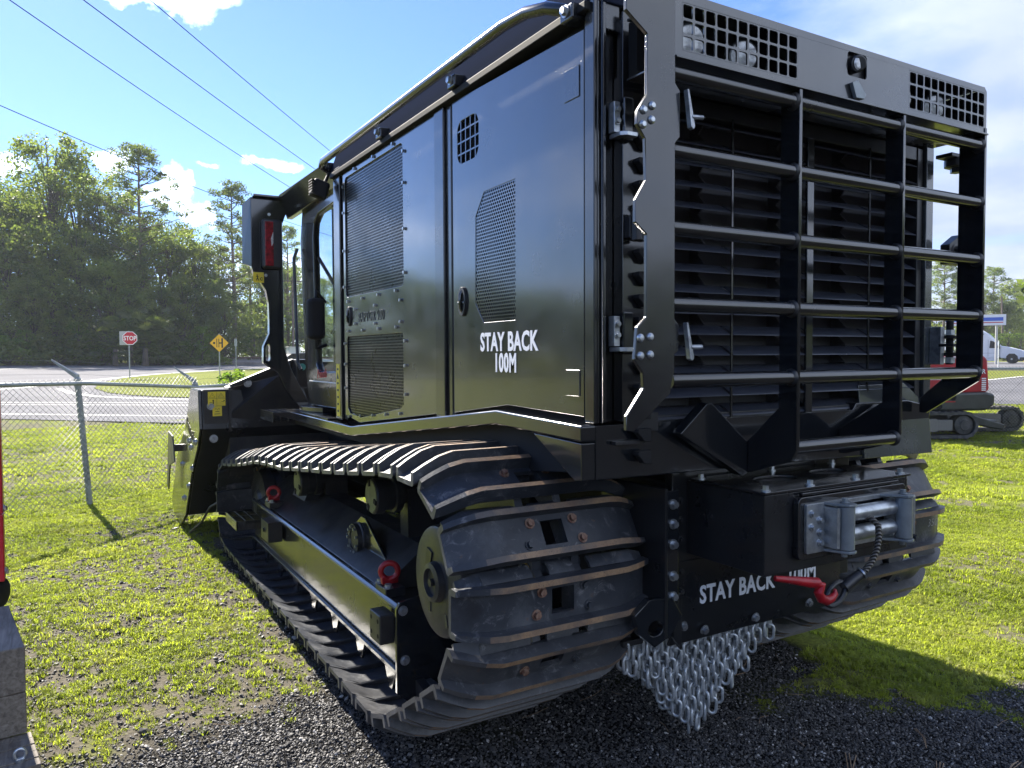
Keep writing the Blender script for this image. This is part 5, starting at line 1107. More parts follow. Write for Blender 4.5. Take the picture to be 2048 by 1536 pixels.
# utility box, car, poles, wires
p = at(588, 62); t = thing('utility_cabinet', 'pale grey utility cabinet seen past the cab corner', 'cabinet', p)
m = MB(); m.box(p.x-.45, p.x+.45, p.y-.45, p.y+.45, p.z, p.z+1.9); m.build('cabinet_body', mat('cabinet_grey', (.42, .44, .42), .6), t, .02)
m = MB(); m.box(p.x-.5, p.x+.5, p.y-.5, p.y+.5, p.z+1.901, p.z+1.96); m.build('cabinet_lid', M['signback'], t, .01)
def pole(px, d, h, label, r_=.13):
    p = at(px, d); t = thing('utility_pole', label, 'pole', p); m = MB(); m.cyl((p.x, p.y, p.z-.3), (p.x, p.y, p.z+h), r_, 10, r1=r_*.7); m.build('shaft', M['barkp'], t)
    m = MB(); X = sign_frame(p)[0]; a = p+Vector((0, 0, h-.5)); m.tube([a-X*1.1, a+X*1.1], .06, 6); m.build('crossarm', M['barkp'], t); return p
pole(588, 82, 9.5, 'wooden utility pole showing through the gap before the cab')
p = at(2006, 108); m = MB(); m.cyl((p.x, p.y, p.z-.3), (p.x-.8, p.y, p.z+9), .17, 8, r1=.12); tag(m.build('dead_pine', M['barkp']), 'bare leaning pale trunk beside the blue and white sign', 'tree')
def wire(label, a, b, da, db, sag=.4, r_=.012):
    A_ = C0(a, da); B_ = C0(b, db); m = MB(); n = 24
    m.tube([A_.lerp(B_, i/n)-Vector((0, 0, sag*4*(i/n)*(1-i/n))) for i in range(n+1)], r_, 5); tag(m.build('power_line', M['rubber']), label, 'cable', 'overhead cables crossing the sky')
def C0(p, d): v = fw*d+rt*((p[0]-1024)/F*d)-up*((p[1]-768)/F*d); return Vector((0, 0, HC))+v
wire('lowest overhead cable, entering at the left edge and passing the pine tops', (-120, 158), (760, 498), 22, 62, .5, .014)
wire('second overhead cable, leaving the top left corner', (-60, -55), (720, 455), 17, 58, .3, .013)
wire('third overhead cable, crossing between the corner cable and the spliced one', (100, -50), (800, 452), 17, 60, .2, .013)
wire('topmost overhead cable with a dark splice, nearest the machine roof', (230, -60), (830, 436), 17, 60, .15, .012)
# ================================================================== trees
def leaf_cloud(name, clumps, leafn, size, mt, seed, flat_=.75, up_=.35, elong=1.0):
    """many leaf-sized quads spread through clumps: list of (centre, radius)"""
    r_ = np.random.default_rng(seed); VV = []; FF = []; base = 0
    C_ = np.array([c for c, _ in clumps], float); Rr = np.array([r for _, r in clumps], float)
    n = len(clumps)*leafn; idx = np.repeat(np.arange(len(clumps)), leafn)
    d = r_.normal(0, 1, (n, 3)); d /= np.linalg.norm(d, axis=1, keepdims=True); rad = r_.random(n)**.45
    P_ = C_[idx]+d*(rad*Rr[idx])[:, None]*np.array([1, 1, flat_])
    nrm = r_.normal(0, 1, (n, 3))+np.array([0, 0, up_*2]); nrm /= np.linalg.norm(nrm, axis=1, keepdims=True)
    a = np.cross(nrm, r_.normal(0, 1, (n, 3))); a /= np.linalg.norm(a, axis=1, keepdims=True); b = np.cross(nrm, a)
    s_ = size*r_.uniform(.55, 1.35, n)[:, None]
    q = np.stack([P_-a*s_*elong, P_-b*s_*.5, P_+a*s_*elong, P_+b*s_*.5], 1).reshape(-1, 3)
    me = bpy.data.meshes.new(name); me.vertices.add(len(q)); me.vertices.foreach_set('co', q.astype(np.float32).ravel()); me.loops.add(n*4); me.loops.foreach_set('vertex_index', np.arange(n*4, dtype=np.int32))
    me.polygons.add(n); me.polygons.foreach_set('loop_start', np.arange(0, n*4, 4, dtype=np.int32)); me.polygons.foreach_set('loop_total', np.full(n, 4, np.int32)); me.update(); me.materials.append(mt); return me
def limbs_mesh(name, trunk, limbs, mt):
    m = MB(); m.tube([p for p, _ in trunk], [r for _, r in trunk], 8)
    for l in limbs: m.tube([p for p, _ in l], [r for _, r in l], 5)
    return m.mesh(name, mt, sharp=80)
def broad(seed, H, W, base=.14, n=170, leafn=90, leaf=.15, mt='leaf_oak'):
    r_ = random.Random(seed); cl = []; limbs = []; ph = [r_.uniform(0, 6.28) for _ in range(4)]
    def env(z, a):          # crown radius at height fraction z, lobed outline
        t = (z-base)/(1-base); t = max(0, min(1, t)); return W*.5*(math.sin(math.pi*(.12+.82*t**.8))**.65)*(1+.22*math.sin(2*a+ph[0]+5*t)+.16*math.sin(5*a+ph[1]+9*t)+.1*math.sin(9*a+ph[2]))
    for k in range(n):
        a = r_.uniform(0, 6.283); z = base+(1-base)*(r_.random()**.85); rr = env(z, a)*(r_.random()**.38); c = Vector((rr*math.cos(a), rr*math.sin(a), H*z)); cl.append((tuple(c), r_.uniform(.6, 1.3)*W*.088))
        if k % 4 == 0:
            zb = H*max(.12, z-.22-.15*r_.random()); limbs.append([(Vector((0, 0, zb)), .07+.03*r_.random()), (c*.5+Vector((0, 0, (zb+c.z)/4+zb*.12)), .04), (c, .015)])
    tr = [(Vector((0, 0, -.3)), W*.027), (Vector((.1, 0, H*.25)), W*.018), (Vector((-.1, .1, H*.55)), W*.009), (Vector((0, 0, H*.85)), .02)]
    return leaf_cloud('crown', cl, leafn, leaf, M[mt], seed), limbs_mesh('trunk', tr, limbs, M['bark'])
def pine(seed, H, W, base=.45, n=60, leafn=84, leaf=.105):
    r_ = random.Random(seed); cl = []; limbs = []
    for k in range(n):
        z = base+(1-base)*(k+.5)/n+r_.uniform(-.03, .03); a = k*2.4+r_.uniform(-.5, .5); t = (z-base)/(1-base); rr = W*.5*(.42+.58*math.sin(math.pi*min(1, .25+.75*t)))*r_.uniform(.45, 1.05)*(1 if t < .85 else .85)
        c = Vector((rr*math.cos(a), rr*math.sin(a), H*z+rr*.15)); b = Vector((0, 0, H*z-rr*.25))
        limbs.append([(b, .06), (b.lerp(c, .5)+Vector((0, 0, -.1)), .04), (c, .015)])
        for q in range(3):
            c2 = b.lerp(c, r_.uniform(.55, 1.08))+Vector((r_.uniform(-.5, .5), r_.uniform(-.5, .5), r_.uniform(-.1, .45))); cl.append((tuple(c2), r_.uniform(.4, .75)))
    for q in range(7): cl.append(((r_.uniform(-1.2, 1.2), r_.uniform(-1.2, 1.2), H*r_.uniform(.93, 1.0)), .55))
    tr = [(Vector((0, 0, -.3)), .26), (Vector((.1, 0, H*.4)), .19), (Vector((0, .1, H*.75)), .11), (Vector((0, 0, H*.99)), .03)]
    return leaf_cloud('crown', cl, leafn//2, leaf, M['leaf_pine'], seed, .6, .1, 1.5), limbs_mesh('trunk', tr, limbs, M['barkp'])
def bush(seed, H, W, mt='leaf_bush', n=26, leafn=80, leaf=.09):
    r_ = random.Random(seed); cl = []
    for k in range(n): a = r_.uniform(0, 6.28); rr = W*.5*math.sqrt(r_.random()); z = H*(.15+.75*r_.random()*(1-(rr/(W*.5))**2*.6)); cl.append(((rr*math.cos(a), rr*math.sin(a), z), W*.11*r_.uniform(.7, 1.3)))
    limbs = [[(Vector((0, 0, 0)), .03), (Vector(c)*.6, .02), (Vector(c), .008)] for c, _ in cl[::3]]
    return leaf_cloud('crown', cl, leafn, leaf, M[mt], seed), limbs_mesh('stem', [(Vector((0, 0, -.1)), .04), (Vector((0, 0, H*.5)), .02)], limbs, M['bark'])
def palm(seed, H=2.2):
    r_ = random.Random(seed); m = MB()
    for k in range(46):
        a = r_.uniform(0, 6.28); el = r_.uniform(-.3, 1.25); L_ = r_.uniform(.9, 1.5)*H*.5; o = Vector((r_.uniform(-.9, .9), r_.uniform(-.9, .9), r_.uniform(.3, H*.6))); d = Vector((math.cos(a)*math.cos(el), math.sin(a)*math.cos(el), math.sin(el))); tip = o+d*L_; s_ = d.cross(Vector((0, 0, 1))).normalized(); u_ = s_.cross(d)
        for q in range(-5, 6):
            an = q*.22; v = (d*math.cos(an)+s_*math.sin(an)); e = tip+v*.62+Vector((0, 0, -.16*abs(q)/5-.1)); w_ = (s_*math.cos(an)-d*math.sin(an))*.035; mid = tip+v*.3; m.add([tuple(tip), tuple(mid+w_), tuple(e), tuple(mid-w_)], [(0, 1, 2, 3)])
    me = bpy.data.meshes.new('frond'); me.from_pydata(m.v, [], m.f); me.materials.append(M['leaf_palm']); return me, limbs_mesh('stem', [(Vector((0, 0, -.1)), .15), (Vector((0, 0, 1)), .1)], [], M['bark'])
KIND = {'oak1': broad(1, 17, 11.5), 'oak2': broad(2, 17, 12.5, .12), 'oak3': broad(3, 15, 9, .06, 170), 'oak4': broad(4, 13, 11, .03, 180), 'pine1': pine(11, 20, 8.6, .42), 'pine2': pine(12, 20, 7.0, .30), 'pine3': pine(13, 18, 7, .5),
        'young': broad(6, 7, 5, .04, 60, 60, .11, 'leaf_bush'), 'bush1': bush(21, 1.6, 2.6), 'bush2': bush(22, 1.3, 3.2, 'leaf_oak'), 'palm': palm(5)}
HT = {'oak1': 17, 'oak2': 17, 'oak3': 15, 'oak4': 13, 'pine1': 20, 'pine2': 20, 'pine3': 18, 'young': 7, 'bush1': 1.6, 'bush2': 1.3, 'palm': 2.2}
rt_ = random.Random(99)
def plant(kind, p, h, label, group=None, wid=1.0, rz=None, cat=None):
    nm = {'oak': 'broadleaf_tree', 'pin': 'pine_tree', 'you': 'young_tree', 'bus': 'bush', 'pal': 'palmetto'}[kind[:3]]
    t = bpy.data.objects.new(nm, None); col.objects.link(t); s_ = h/HT[kind]; t.location = p; t.scale = (s_*wid, s_*wid, s_); t.rotation_euler = (0, 0, rt_.uniform(0, 6.28) if rz is None else rz)
    tag(t, label, cat or {'bus': 'bush', 'pal': 'palmetto'}.get(kind[:3], 'tree'), group)
    for q, n_ in zip(KIND[kind], ('frond' if kind == 'palm' else 'crown', 'trunk' if kind[:3] in ('oak', 'pin', 'you') else 'stem')):
        o = bpy.data.objects.new(n_, q); col.objects.link(o); o.parent = t
        if n_ == 'frond': o['kind'] = 'stuff'
    return t
def htop(ytop, d): return (711-ytop)/F*d+HC      # height above camera datum seen at row ytop
def tree_at(kind, px, d, ytop, label, group=None, wid=1.0, rz=None):
    p = at(px, d); plant(kind, p, htop(ytop, d)-p.z, label, group, wid, rz)
G_ = 'trees of the wood beyond the road, left'
tree_at('oak1', 112, 97, 283, 'tall broad tree highest at the left, its rounded top against blue sky', G_, .95, .4)
tree_at('oak2', -40, 96, 400, 'broad tree cut by the left edge of the picture', G_, 1.1)
tree_at('oak3', 20, 92, 470, 'dense dark tree low at the left edge below the tall one', G_, 1.2)
tree_at('oak2', 215, 98, 395, 'broad tree just right of the tallest, filling toward the pine', G_, .9, 2)
tree_at('oak3', 165, 91, 470, 'mid height leafy tree in front of the tallest broad tree', G_, 1.1)
tree_at('pine1', 288, 94, 298, 'tall open pine standing out above the wood against white cloud', G_, 1.05, 1.0)
tree_at('oak4', 345, 97, 465, 'rounded tree just right of the tall pine', G_, .9)
tree_at('oak1', 395, 99, 492, 'broad tree between the tall pine and the slimmer pine', G_, .75)
tree_at('oak3', 262, 92, 520, 'shorter dark tree round the foot of the tall pine', G_, 1.0)
tree_at('pine2', 470, 98, 368, 'slim loose pine near the mirror arm of the machine', G_, 1.1, .3)
tree_at('pine3', 505, 112, 430, 'pine half hidden behind the machine tail light arm', G_, .8)
tree_at('pine2', 578, 108, 455, 'pine showing between limb riser and cab, upper', G_, 1.0)
tree_at('oak1', 530, 118, 520, 'leafy tree behind the slim pine and limb riser', G_, 1.1)
tree_at('oak4', 575, 120, 535, 'hazy tree low between limb riser and cab', G_, 1.0)
tree_at('oak2', 650, 125, 560, 'distant tree seen through the cab window', G_, 1.0)
tree_at('oak3', 430, 93, 560, 'leafy tree low behind the yellow sign', G_, .9)
tree_at('oak4', 70, 89, 560, 'low dense tree at the road edge far left', G_, 1.15)
tree_at('oak4', 330, 89, 575, 'low dense tree at the road edge right of the stop sign', G_, 1.0)
tree_at('oak3', 510, 130, 600, 'small far tree right of the yellow sign', G_, 1.2)
for px, d, yt, k, lb in ((-150, 92, 400, 'oak1', 'big broad tree just outside the left edge'), (60, 106, 372, 'oak1', 'broad tree behind the tallest, filling its left shoulder'), (165, 105, 352, 'oak2', 'broad tree behind the tallest, filling its right shoulder'), (-5, 104, 385, 'oak1', 'tall broad tree behind at the left edge'), (440, 106, 492, 'oak2', 'broad tree behind, between the two pines'), (325, 106, 440, 'oak1', 'broad tree behind the tall pine'), (372, 90, 560, 'oak3', 'mid height tree left of the yellow sign'), (225, 90, 520, 'oak4', 'mid height dark tree above the stop sign'), (110, 89, 540, 'oak3', 'mid height tree in front of the tallest, low left'), (450, 92, 600, 'oak4', 'low leafy tree right behind the yellow sign'), (700, 140, 560, 'oak2', 'distant tree behind the cab')):
    tree_at(k, px, d, yt, lb, G_, 1.15)
def wood_mass(name, label, P_, hmin, hmax, n, leafn, leaf, seed, mt='leaf_oak', depth=5):
    """far-off wood that reads as one mass"""
    r_ = random.Random(seed); cl = []
    for k in range(n):
        q = r_.random()*(len(P_)-1); i = int(q); p = P_[i].lerp(P_[i+1], q-i); hh = (hmin+(hmax-hmin)*float(vnoise(q*1.7, 0, seed)))
        cl.append(((p.x+r_.uniform(-depth, depth), p.y+r_.uniform(-depth, depth), p.z+hh*r_.random()**.8), r_.uniform(.8, 1.6)))
    me = leaf_cloud(name, cl, leafn, leaf, M[mt], seed); o = bpy.data.objects.new(name, me); col.objects.link(o); tag(o, label, None, None, 'stuff'); return o
wood_mass('undergrowth', 'dark mass of undergrowth filling the wood behind the road', [at(px, 104) for px in range(-300, 1000, 100)], 4, 8, 650, 60, .28, 3)
wood_mass('far_wood', 'far wood showing behind the truck and excavator', [at(px, 128) for px in range(1500, 2600, 100)], 5, 9, 420, 60, .34, 4)
for px, d, yt, k, lb in ((20, 84, 668, 'bush1', 'bright bush on the verge at the far left edge'), (55, 84, 655, 'young', 'pale young tree on the verge at far left'), (110, 85, 670, 'bush2', 'low dark bush on the verge left of the stop sign'), (205, 84, 690, 'bush1', 'bright yellow green bush just left of the stop sign'), (318, 85, 690, 'bush2', 'dark bush right of the stop sign'), (350, 84, 700, 'bush1', 'low bush between the stop sign and the yellow sign'), (375, 86, 680, 'bush1', 'taller bush between the two road signs'), (425, 84, 705, 'bush2', 'dark low bush behind the pole of the yellow sign'), (510, 90, 655, 'young', 'bright young tree right of the yellow sign'), (535, 92, 668, 'young', 'second bright young tree by the grab handle loop'), (602, 60, 712, 'bush1', 'small bright bush low beside the cab'), (160, 85, 640, 'young', 'young tree at the wood edge left of the stop sign'), (405, 84, 650, 'young', 'young tree just left of the yellow sign'), (300, 86, 660, 'young', 'young tree right behind the stop sign')):
    tree_at(k, px, d, yt, lb, 'bushes along the far verge', 1.3 if k != 'young' else 1.0)
tree_at('palm', 232, 80, 655, 'grey green palmetto clump left of the stop sign', 'palmettos by the stop sign', 1.2); tree_at('palm', 292, 80, 650, 'palmetto clump right of the stop sign', 'palmettos by the stop sign', 1.2); tree_at('palm', 262, 82, 632, 'taller palmetto clump directly behind the stop sign', 'palmettos by the stop sign', 1.0)
p = at(475, 25.5); plant('bush1', p, htop(737, 25.5)-p.z, 'bright green shrub behind the mulching head hood', None, .95)
G_ = 'trees on the right beyond the truck'
tree_at('pine3', 1885, 118, 527, 'tall tree seen in the gap of the rear guard', G_, 1.1); tree_at('pine1', 1985, 120, 543, 'open topped pine at right against grey sky', G_, 1.25); tree_at('oak4', 2035, 124, 572, 'rounded tree cut by the right edge', G_, 1.0)
tree_at('oak3', 1965, 112, 590, 'leafy tree behind the blue and white sign', G_, 1.0); tree_at('oak4', 2010, 112, 610, 'lower tree above the white truck', G_, .9); tree_at('pine2', 1920, 116, 548, 'slim pine behind the last guard upright', G_, 1.1); tree_at('oak2', 2090, 118, 560, 'tree just past the right edge', G_, 1.0)
for px, lb in ((2015, 'yellow green hedge bush above the truck bonnet'), (2040, 'yellow green hedge bush at the right edge'), (1990, 'hedge bush right behind the truck cab')): tree_at('young', px, 106, 672, lb, 'hedge behind the truck', 1.3)
# wood beside and behind the viewer, mirrored in the black panels
ring = [Vector((66*math.cos(R(a)), 66*math.sin(R(a)), float(terr(66*math.cos(R(a)), 66*math.sin(R(a)))))) for a in range(104, 392, 12)]
wood_mass('surrounding_wood', 'wood standing all round the yard behind the viewer', ring, 5, 9.5, 2200, 44, .55, 6, depth=6)
# ================================================================== excavator on the right
def excavator():
    o = at(1875, 14.6); o.z = 0
    t = thing('mini_excavator', 'red and black mini excavator parked behind the rear guard at right', 'excavator', tuple(o), -.50)
    RD_ = two('excavator_red', (.42, .012, .025), (.30, .01, .02), 3, .3, 0, .03); DK = two('excavator_counterweight', (.045, .05, .045), (.025, .025, .025), 3, .4, 0, .1); RB = two('rubber_track', (.045, .043, .042), (.09, .085, .08), 9, .85, 0, .4)
    # local frame: x to the right across the view, y away
    def L(mb, name, mt, par=t, bevel=0): return mb.build(name, mt, par, bevel, local=True)
    for ys in (-.62, .62):
        x0, x1 = (-1.55, .06) if ys < 0 else (.05, 1.78); zc_, r_ = .245, .235; pts = []
        prof = [(x1+r_*math.cos(R(a)), zc_+r_*math.sin(R(a))) for a in range(-90, 91, 15)] + [(x0+r_*math.cos(R(a)), zc_+r_*math.sin(R(a))) for a in range(90, 271, 15)]
        inn = [(x1+(r_-.05)*math.cos(R(a)), zc_+(r_-.05)*math.sin(R(a))) for a in range(-90, 91, 15)] + [(x0+(r_-.05)*math.cos(R(a)), zc_+(r_-.05)*math.sin(R(a))) for a in range(90, 271, 15)]
        m = MB(); m.plate(prof, [inn], 'Y', ys-.17, ys+.17); tr = L(m, 'rubber_track', RB)
        tot_ = 2*(x1-x0)+2*math.pi*r_; n = 40
        for k in range(n):
            s_ = k*tot_/n
            if s_ < x1-x0: x, z, a = x0+s_, zc_-r_, -90
            elif s_ < x1-x0+math.pi*r_: a = -90+math.degrees((s_-(x1-x0))/r_); x, z = x1+r_*math.cos(R(a)), zc_+r_*math.sin(R(a))
            elif s_ < 2*(x1-x0)+math.pi*r_: x, z, a = x1-(s_-(x1-x0)-math.pi*r_), zc_+r_, 90
            else: a = 90+math.degrees((s_-2*(x1-x0)-math.pi*r_)/r_); x, z = x0+r_*math.cos(R(a)), zc_+r_*math.sin(R(a))
            for q in (-1, 1):
                m = MB(); m.obox((x, ys+q*.085, z), .035, .15, .045, Matrix.Rotation(-R(a), 3, 'Y')); L(m, 'tread_lug', RB, tr)
        for xx in (x0, x1): m = MB(); m.lathe((xx, ys-.15, zc_), (0, 1, 0), [(.09, -.02), (.10, 0), (.17, .03), (.17, .26), (.1, .3)], 22); L(m, 'track_wheel', RB)
        m = MB(); m.box(x0+.2, x1-.2, ys-.12, ys+.12, .14, .34); m.box(x0+.35, x1-.5, ys-.15, ys-.12, .12, .36); L(m, 'track_frame', mat('excavator_grey', (.16, .15, .14), .6), t, .02)
    m = MB(); m.prism([(-.9, .36), (.9, .30), (.75, .22), (-.9, .22)], 'Y', -.45, .45); m.prism([(.2, .45), (1.0, .22), (.95, .12), (.1, .3)], 'Y', -.5, -.2); m.cyl((-.2, 0, .3), (-.2, 0, .47), .35, 24); L(m, 'undercarriage', DK, t, .02)
    # house
    m = MB(); m.prism([(-1.2, .48), (-1.2, .80), (.48, .84), (.66, .80), (.66, .60), (.50, .50)], 'Y', -.70, .70); cw = L(m, 'counterweight', DK, t, .05)
    m = MB()
    for x, z in ((-.12, .74), (-.38, .58)): m.cyl((x, -.712, z), (x, -.69, z), .055, 16)
    L(m, 'lifting_hole', M['dark'], cw)
    m = MB(); m.box(-.33, -.08, -.705, -.702, .655, .675); L(m, 'decal', RD_, cw)
    m = MB(); m.prism([(-1.2, .80), (-1.2, 1.36), (-.4, 1.44), (.48, 1.50), (.54, 1.42), (.58, .86), (.50, .82)], 'Y', -.66, .66); hs = L(m, 'engine_cover', RD_, t, .05)
    m = MB(); m.box(-1.0, .36, -.664, -.661, 1.06, 1.066); L(m, 'cover_seam', M['white'], hs)
    m = MB(); m.prism([(-.92, 1.22), (-.84, 1.30), (-.76, 1.22), (-.84, 1.14)], 'Y', -.668, -.663); L(m, 'decal', M['green'], hs)
    def ltext(body, size, o_, name, mt):
        mb = text_mb(body, size, .002); mb.v = [(o_[0]+p[0], o_[1]-p[2], o_[2]+p[1]) for p in mb.v]; return mb.build(name, mt, hs, local=True)
    ltext('YANMAR', .115, (.015, -.668, 1.17), 'lettering', M['white'])
    m = MB()
    for k in range(7): m.box(.42, .50, -.668, -.664, .86+.035*k, .88+.035*k)
    m.box(.20, .245, -.668, -.664, .95, 1.08); m.box(.10, .15, -.668, -.664, .90, 1.05); L(m, 'warning_label', M['white'], hs)
    m = MB(); m.box(.53, .585, -.5, .5, .90, 1.34); L(m, 'rear_grille', DK, hs, .01)
    # canopy frame and roof
    m = MB(); m.tube([(-.55, -.5, 1.40), (-.56, -.5, 2.0), (-.50, -.5, 2.12), (-.38, -.5, 2.18), (.2, -.5, 2.2)], .028, 10); m.tube([(-1.0, -.5, 1.4), (-.98, -.5, 2.0), (-.88, -.5, 2.14), (-.7, -.5, 2.2), (.2, -.5, 2.2)], .028, 10); m.tube([(.1, -.5, 1.4), (.1, -.5, 2.18)], .028, 10); m.tube([(.1, .5, 1.4), (.1, .5, 2.18)], .028, 10); cf = L(m, 'canopy_frame', M['rubber'])
    m = MB(); m.prism([(-1.3, 2.15), (-1.25, 2.24), (.3, 2.26), (.34, 2.17)], 'Y', -.6, .6); L(m, 'canopy_roof', mat('canopy_grey', (.25, .27, .28), .4), t, .03)
    m = MB(); m.box(-.5, -.1, -.2, .3, 1.40, 1.52); m.box(-.12, -.02, -.2, .3, 1.45, 1.95); L(m, 'seat', M['rubber'], t, .04)
    m = MB(); m.box(-.85, -.6, -.55, -.52, 1.45, 1.58); m.box(.20, .42, -.64, -.44, 1.44, 1.60); L(m, 'lamp_unit', M['satin'], t, .02)
excavator()
# ================================================================== truck
def vehicle_wheel(m_par, name, c, r_, w_, axis):
    m = MB(); m.lathe(c, axis, [(r_*.6, -w_/2), (r_*.95, -w_/2), (r_, -w_*.3), (r_, w_*.3), (r_*.95, w_/2), (r_*.6, w_/2)], 28); ty = m.build(name, M['rubber'], m_par, local=True)
    m = MB(); m.lathe(c, axis, [(r_*.62, -w_*.46), (r_*.55, -w_*.5), (r_*.5, -w_*.38), (r_*.2, -w_*.42), (r_*.18, -w_*.55), (.01, -w_*.55)], 24); m.build('rim', M['zinc'], ty, local=True)
def truck():
    o = at(1990, 88); o.z = float(terr(o.x, o.y)); WH = two('truck_white', (.66, .69, .74), (.60, .63, .68), 1, .35, 0, .02)
    X = sign_frame(o)[0]; rz = math.atan2(X.y, X.x)-.1
    t = thing('semi_truck', 'white long nosed semi truck with high rounded sleeper facing right', 'truck', tuple(o), rz)
    def L(mb, name, mt, par=t, b=0): return mb.build(name, mt, par, b, local=True)
    m = MB(); m.prism([(-3.2, .6), (-3.2, 3.75), (-2.4, 3.98), (-1.4, 3.85), (-.6, 3.3), (-.05, 2.65), (.45, 2.05), (.5, .9), (.3, .6)], 'Y', -1.2, 1.2); cb = L(m, 'cab', WH, t, .1)
    m = MB(); m.prism([(.5, .75), (.5, 2.02), (1.5, 1.82), (2.6, 1.5), (2.95, 1.2), (3.0, .6), (2.7, .45), (.6, .6)], 'Y', -1.1, 1.1); bn = L(m, 'bonnet', WH, t, .1)
    m = MB(); m.prism([(-.5, 1.75), (.42, 1.75), (.36, 2.0), (-.05, 2.5), (-.42, 2.6)], 'Y', -1.215, -1.203); L(m, 'side_window', M['rubber'], cb, .02)
    m = MB(); m.prism([(-1.8, 3.15), (-1.25, 3.4), (-1.0, 3.35), (-1.5, 2.95)], 'Y', -1.215, -1.203); L(m, 'sleeper_vent', M['rubber'], cb)
    m = MB(); m.box(-.62, -.60, -1.212, -1.203, .8, 2.7); m.box(.43, .45, -1.212, -1.203, .8, 1.9); m.box(-3.2, .4, -1.212, -1.203, 1.18, 1.20); L(m, 'door_seam', M['satin'], cb)
    m = MB(); m.box(.38, .55, -1.45, -1.25, 1.65, 2.25); L(m, 'mirror', M['rubber'], cb, .03)
    m = MB(); m.box(2.4, 3.05, -1.12, 1.12, .38, .72); L(m, 'bumper', M['satin'], bn, .05)
    m = MB(); m.box(-6.2, .5, -.45, .45, .55, .85); L(m, 'chassis', M['rubber'], t)
    m = MB(); m.box(-3.1, .2, -1.15, -1.0, .3, .6); L(m, 'side_fairing', WH, t, .03)
    vehicle_wheel(t, 'wheel', (1.65, -1.0, .52), .52, .3, (0, 1, 0)); vehicle_wheel(t, 'wheel', (1.65, 1.0, .52), .52, .3, (0, 1, 0))
    for x in (-4.1, -5.4): vehicle_wheel(t, 'wheel', (x, -1.0, .52), .52, .5, (0, 1, 0))
    m = MB(); m.prism([(1.1, .5), (1.15, .85), (1.4, 1.12), (1.9, 1.12), (2.2, .85), (2.25, .5)], 'Y', -1.13, -1.06); L(m, 'wheel_arch', M['rubber'], bn)
truck()
def car(o, rz, label, paintmat, L_=4.6):
    t = thing('parked_car', label, 'car', tuple(o), rz); k = L_/4.6
    def B_(mb, name, mt, par=t, b=0): return mb.build(name, mt, par, b, local=True)
    m = MB(); m.prism([(-2.25*k, .35), (-2.3*k, .75), (-2.1*k, .95), (-1.1*k, 1.0), (.9*k, 1.0), (1.9*k, .88), (2.25*k, .7), (2.28*k, .35)], 'Y', -.88, .88); b = B_(m, 'body', paintmat, t, .08)
    m = MB(); m.prism([(-1.9*k, .98), (-1.2*k, 1.42), (.1*k, 1.46), (1.05*k, .98)], 'Y', -.74, .74); g = B_(m, 'greenhouse', M['rubber'], t, .05)
    m = MB(); m.prism([(-1.25*k, 1.42), (.1*k, 1.465), (.1*k, 1.49), (-1.25*k, 1.45)], 'Y', -.7, .7); B_(m, 'roof', paintmat, t, .02)
    for x in (-1.4*k, 1.4*k):
        for y in (-.82, .82): vehicle_wheel(t, 'wheel', (x, y, .33), .33, .2, (0, 1 if y < 0 else -1, 0))
    m = MB(); m.box(-2.31*k, -2.24*k, -.8, -.5, .7, .88); B_(m, 'tail_lamp', M['redlens'], b, .02); m = MB(); m.box(-2.31*k, -2.24*k, .5, .8, .7, .88); B_(m, 'tail_lamp', M['redlens'], b, .02)
    m = MB(); m.box(2.2*k, 2.29*k, -.8, -.5, .6, .75); B_(m, 'headlight', M['lampglass'], b, .02)
SV = two('silver_paint', (.42, .45, .50), (.40, .43, .47), 1, .25, .4, 0)
p = at(610, 60); X = sign_frame(p)[0]; car(p, math.atan2(X.y, X.x)+.3, 'silver car half hidden behind the cab corner and limb riser', SV)
p = at(2062, 104); car(p, math.atan2(sign_frame(p)[0].y, sign_frame(p)[0].x)+.2, 'white car at the right edge beyond the truck nose', two('white_paint', (.7, .7, .7), (.66, .66, .66), 1, .3, 0, 0))
# filling station sign board with blue band
p = at(1978, 84); X, Y, N_ = sign_frame(p); t = thing('canopy_sign', 'white canopy board with blue band and red line at right', 'sign', tuple(p))
w0, w1 = -4.2, 1.45; z0, z1 = 4.75, 5.92
def zz(y): return HC+(705-y)/F*84-p.z
m = flat([(w0, zz(651)), (w1, zz(651)), (w1, zz(630)), (w0, zz(630))], p, X, Y, N_, 0, .5); m.build('board', M['signwhite'], t, .02)
m = flat([(w0, zz(642.5)), (1.2, zz(642.5)), (1.2, zz(635.5)), (w0, zz(635.5))], p, X, Y, N_, .505, .515); m.build('blue_band', mat('sign_blue', (.02, .10, .50), .4), t)
m = flat([(w0, zz(646.5)), (1.2, zz(646.5)), (1.2, zz(644.8)), (w0, zz(644.8))], p, X, Y, N_, .505, .515); m.build('red_line', M['signred'], t)
m = MB(); 
for a in (-3.6, .6): q = p+X*a; m.cyl((q.x, q.y, q.z-.2), (q.x, q.y, q.z+zz(651)), .12, 10)
m.build('column', M['signback'], t)
p = at(1996, 60); m = MB(); m.cyl((p.x, p.y, p.z-.1), (p.x, p.y, p.z+2.3), .04, 8); tag(m.build('marker_post', M['signwhite']), 'thin white post in front of the semi truck', 'post')
p = at(2049, 90); m = MB(); m.cyl((p.x, p.y, p.z-.1), (p.x, p.y, p.z+3.1), .09, 8); tag(m.build('bollard', M['signyellow']), 'pale yellow post at the right edge near the hedge', 'post')
# white rounded fender at the right edge of the picture
m = MB(); m.lathe((4.445, 2.09, .745), (.75, -.66, 0), [(.02, -.01), (.08, 0), (.13, .02), (.16, .07), (.17, .5), (.15, .6)], 32); tag(m.build('white_fender', M['signwhite'], None, .01), 'edge of a white rounded fender at the far right', 'fender')
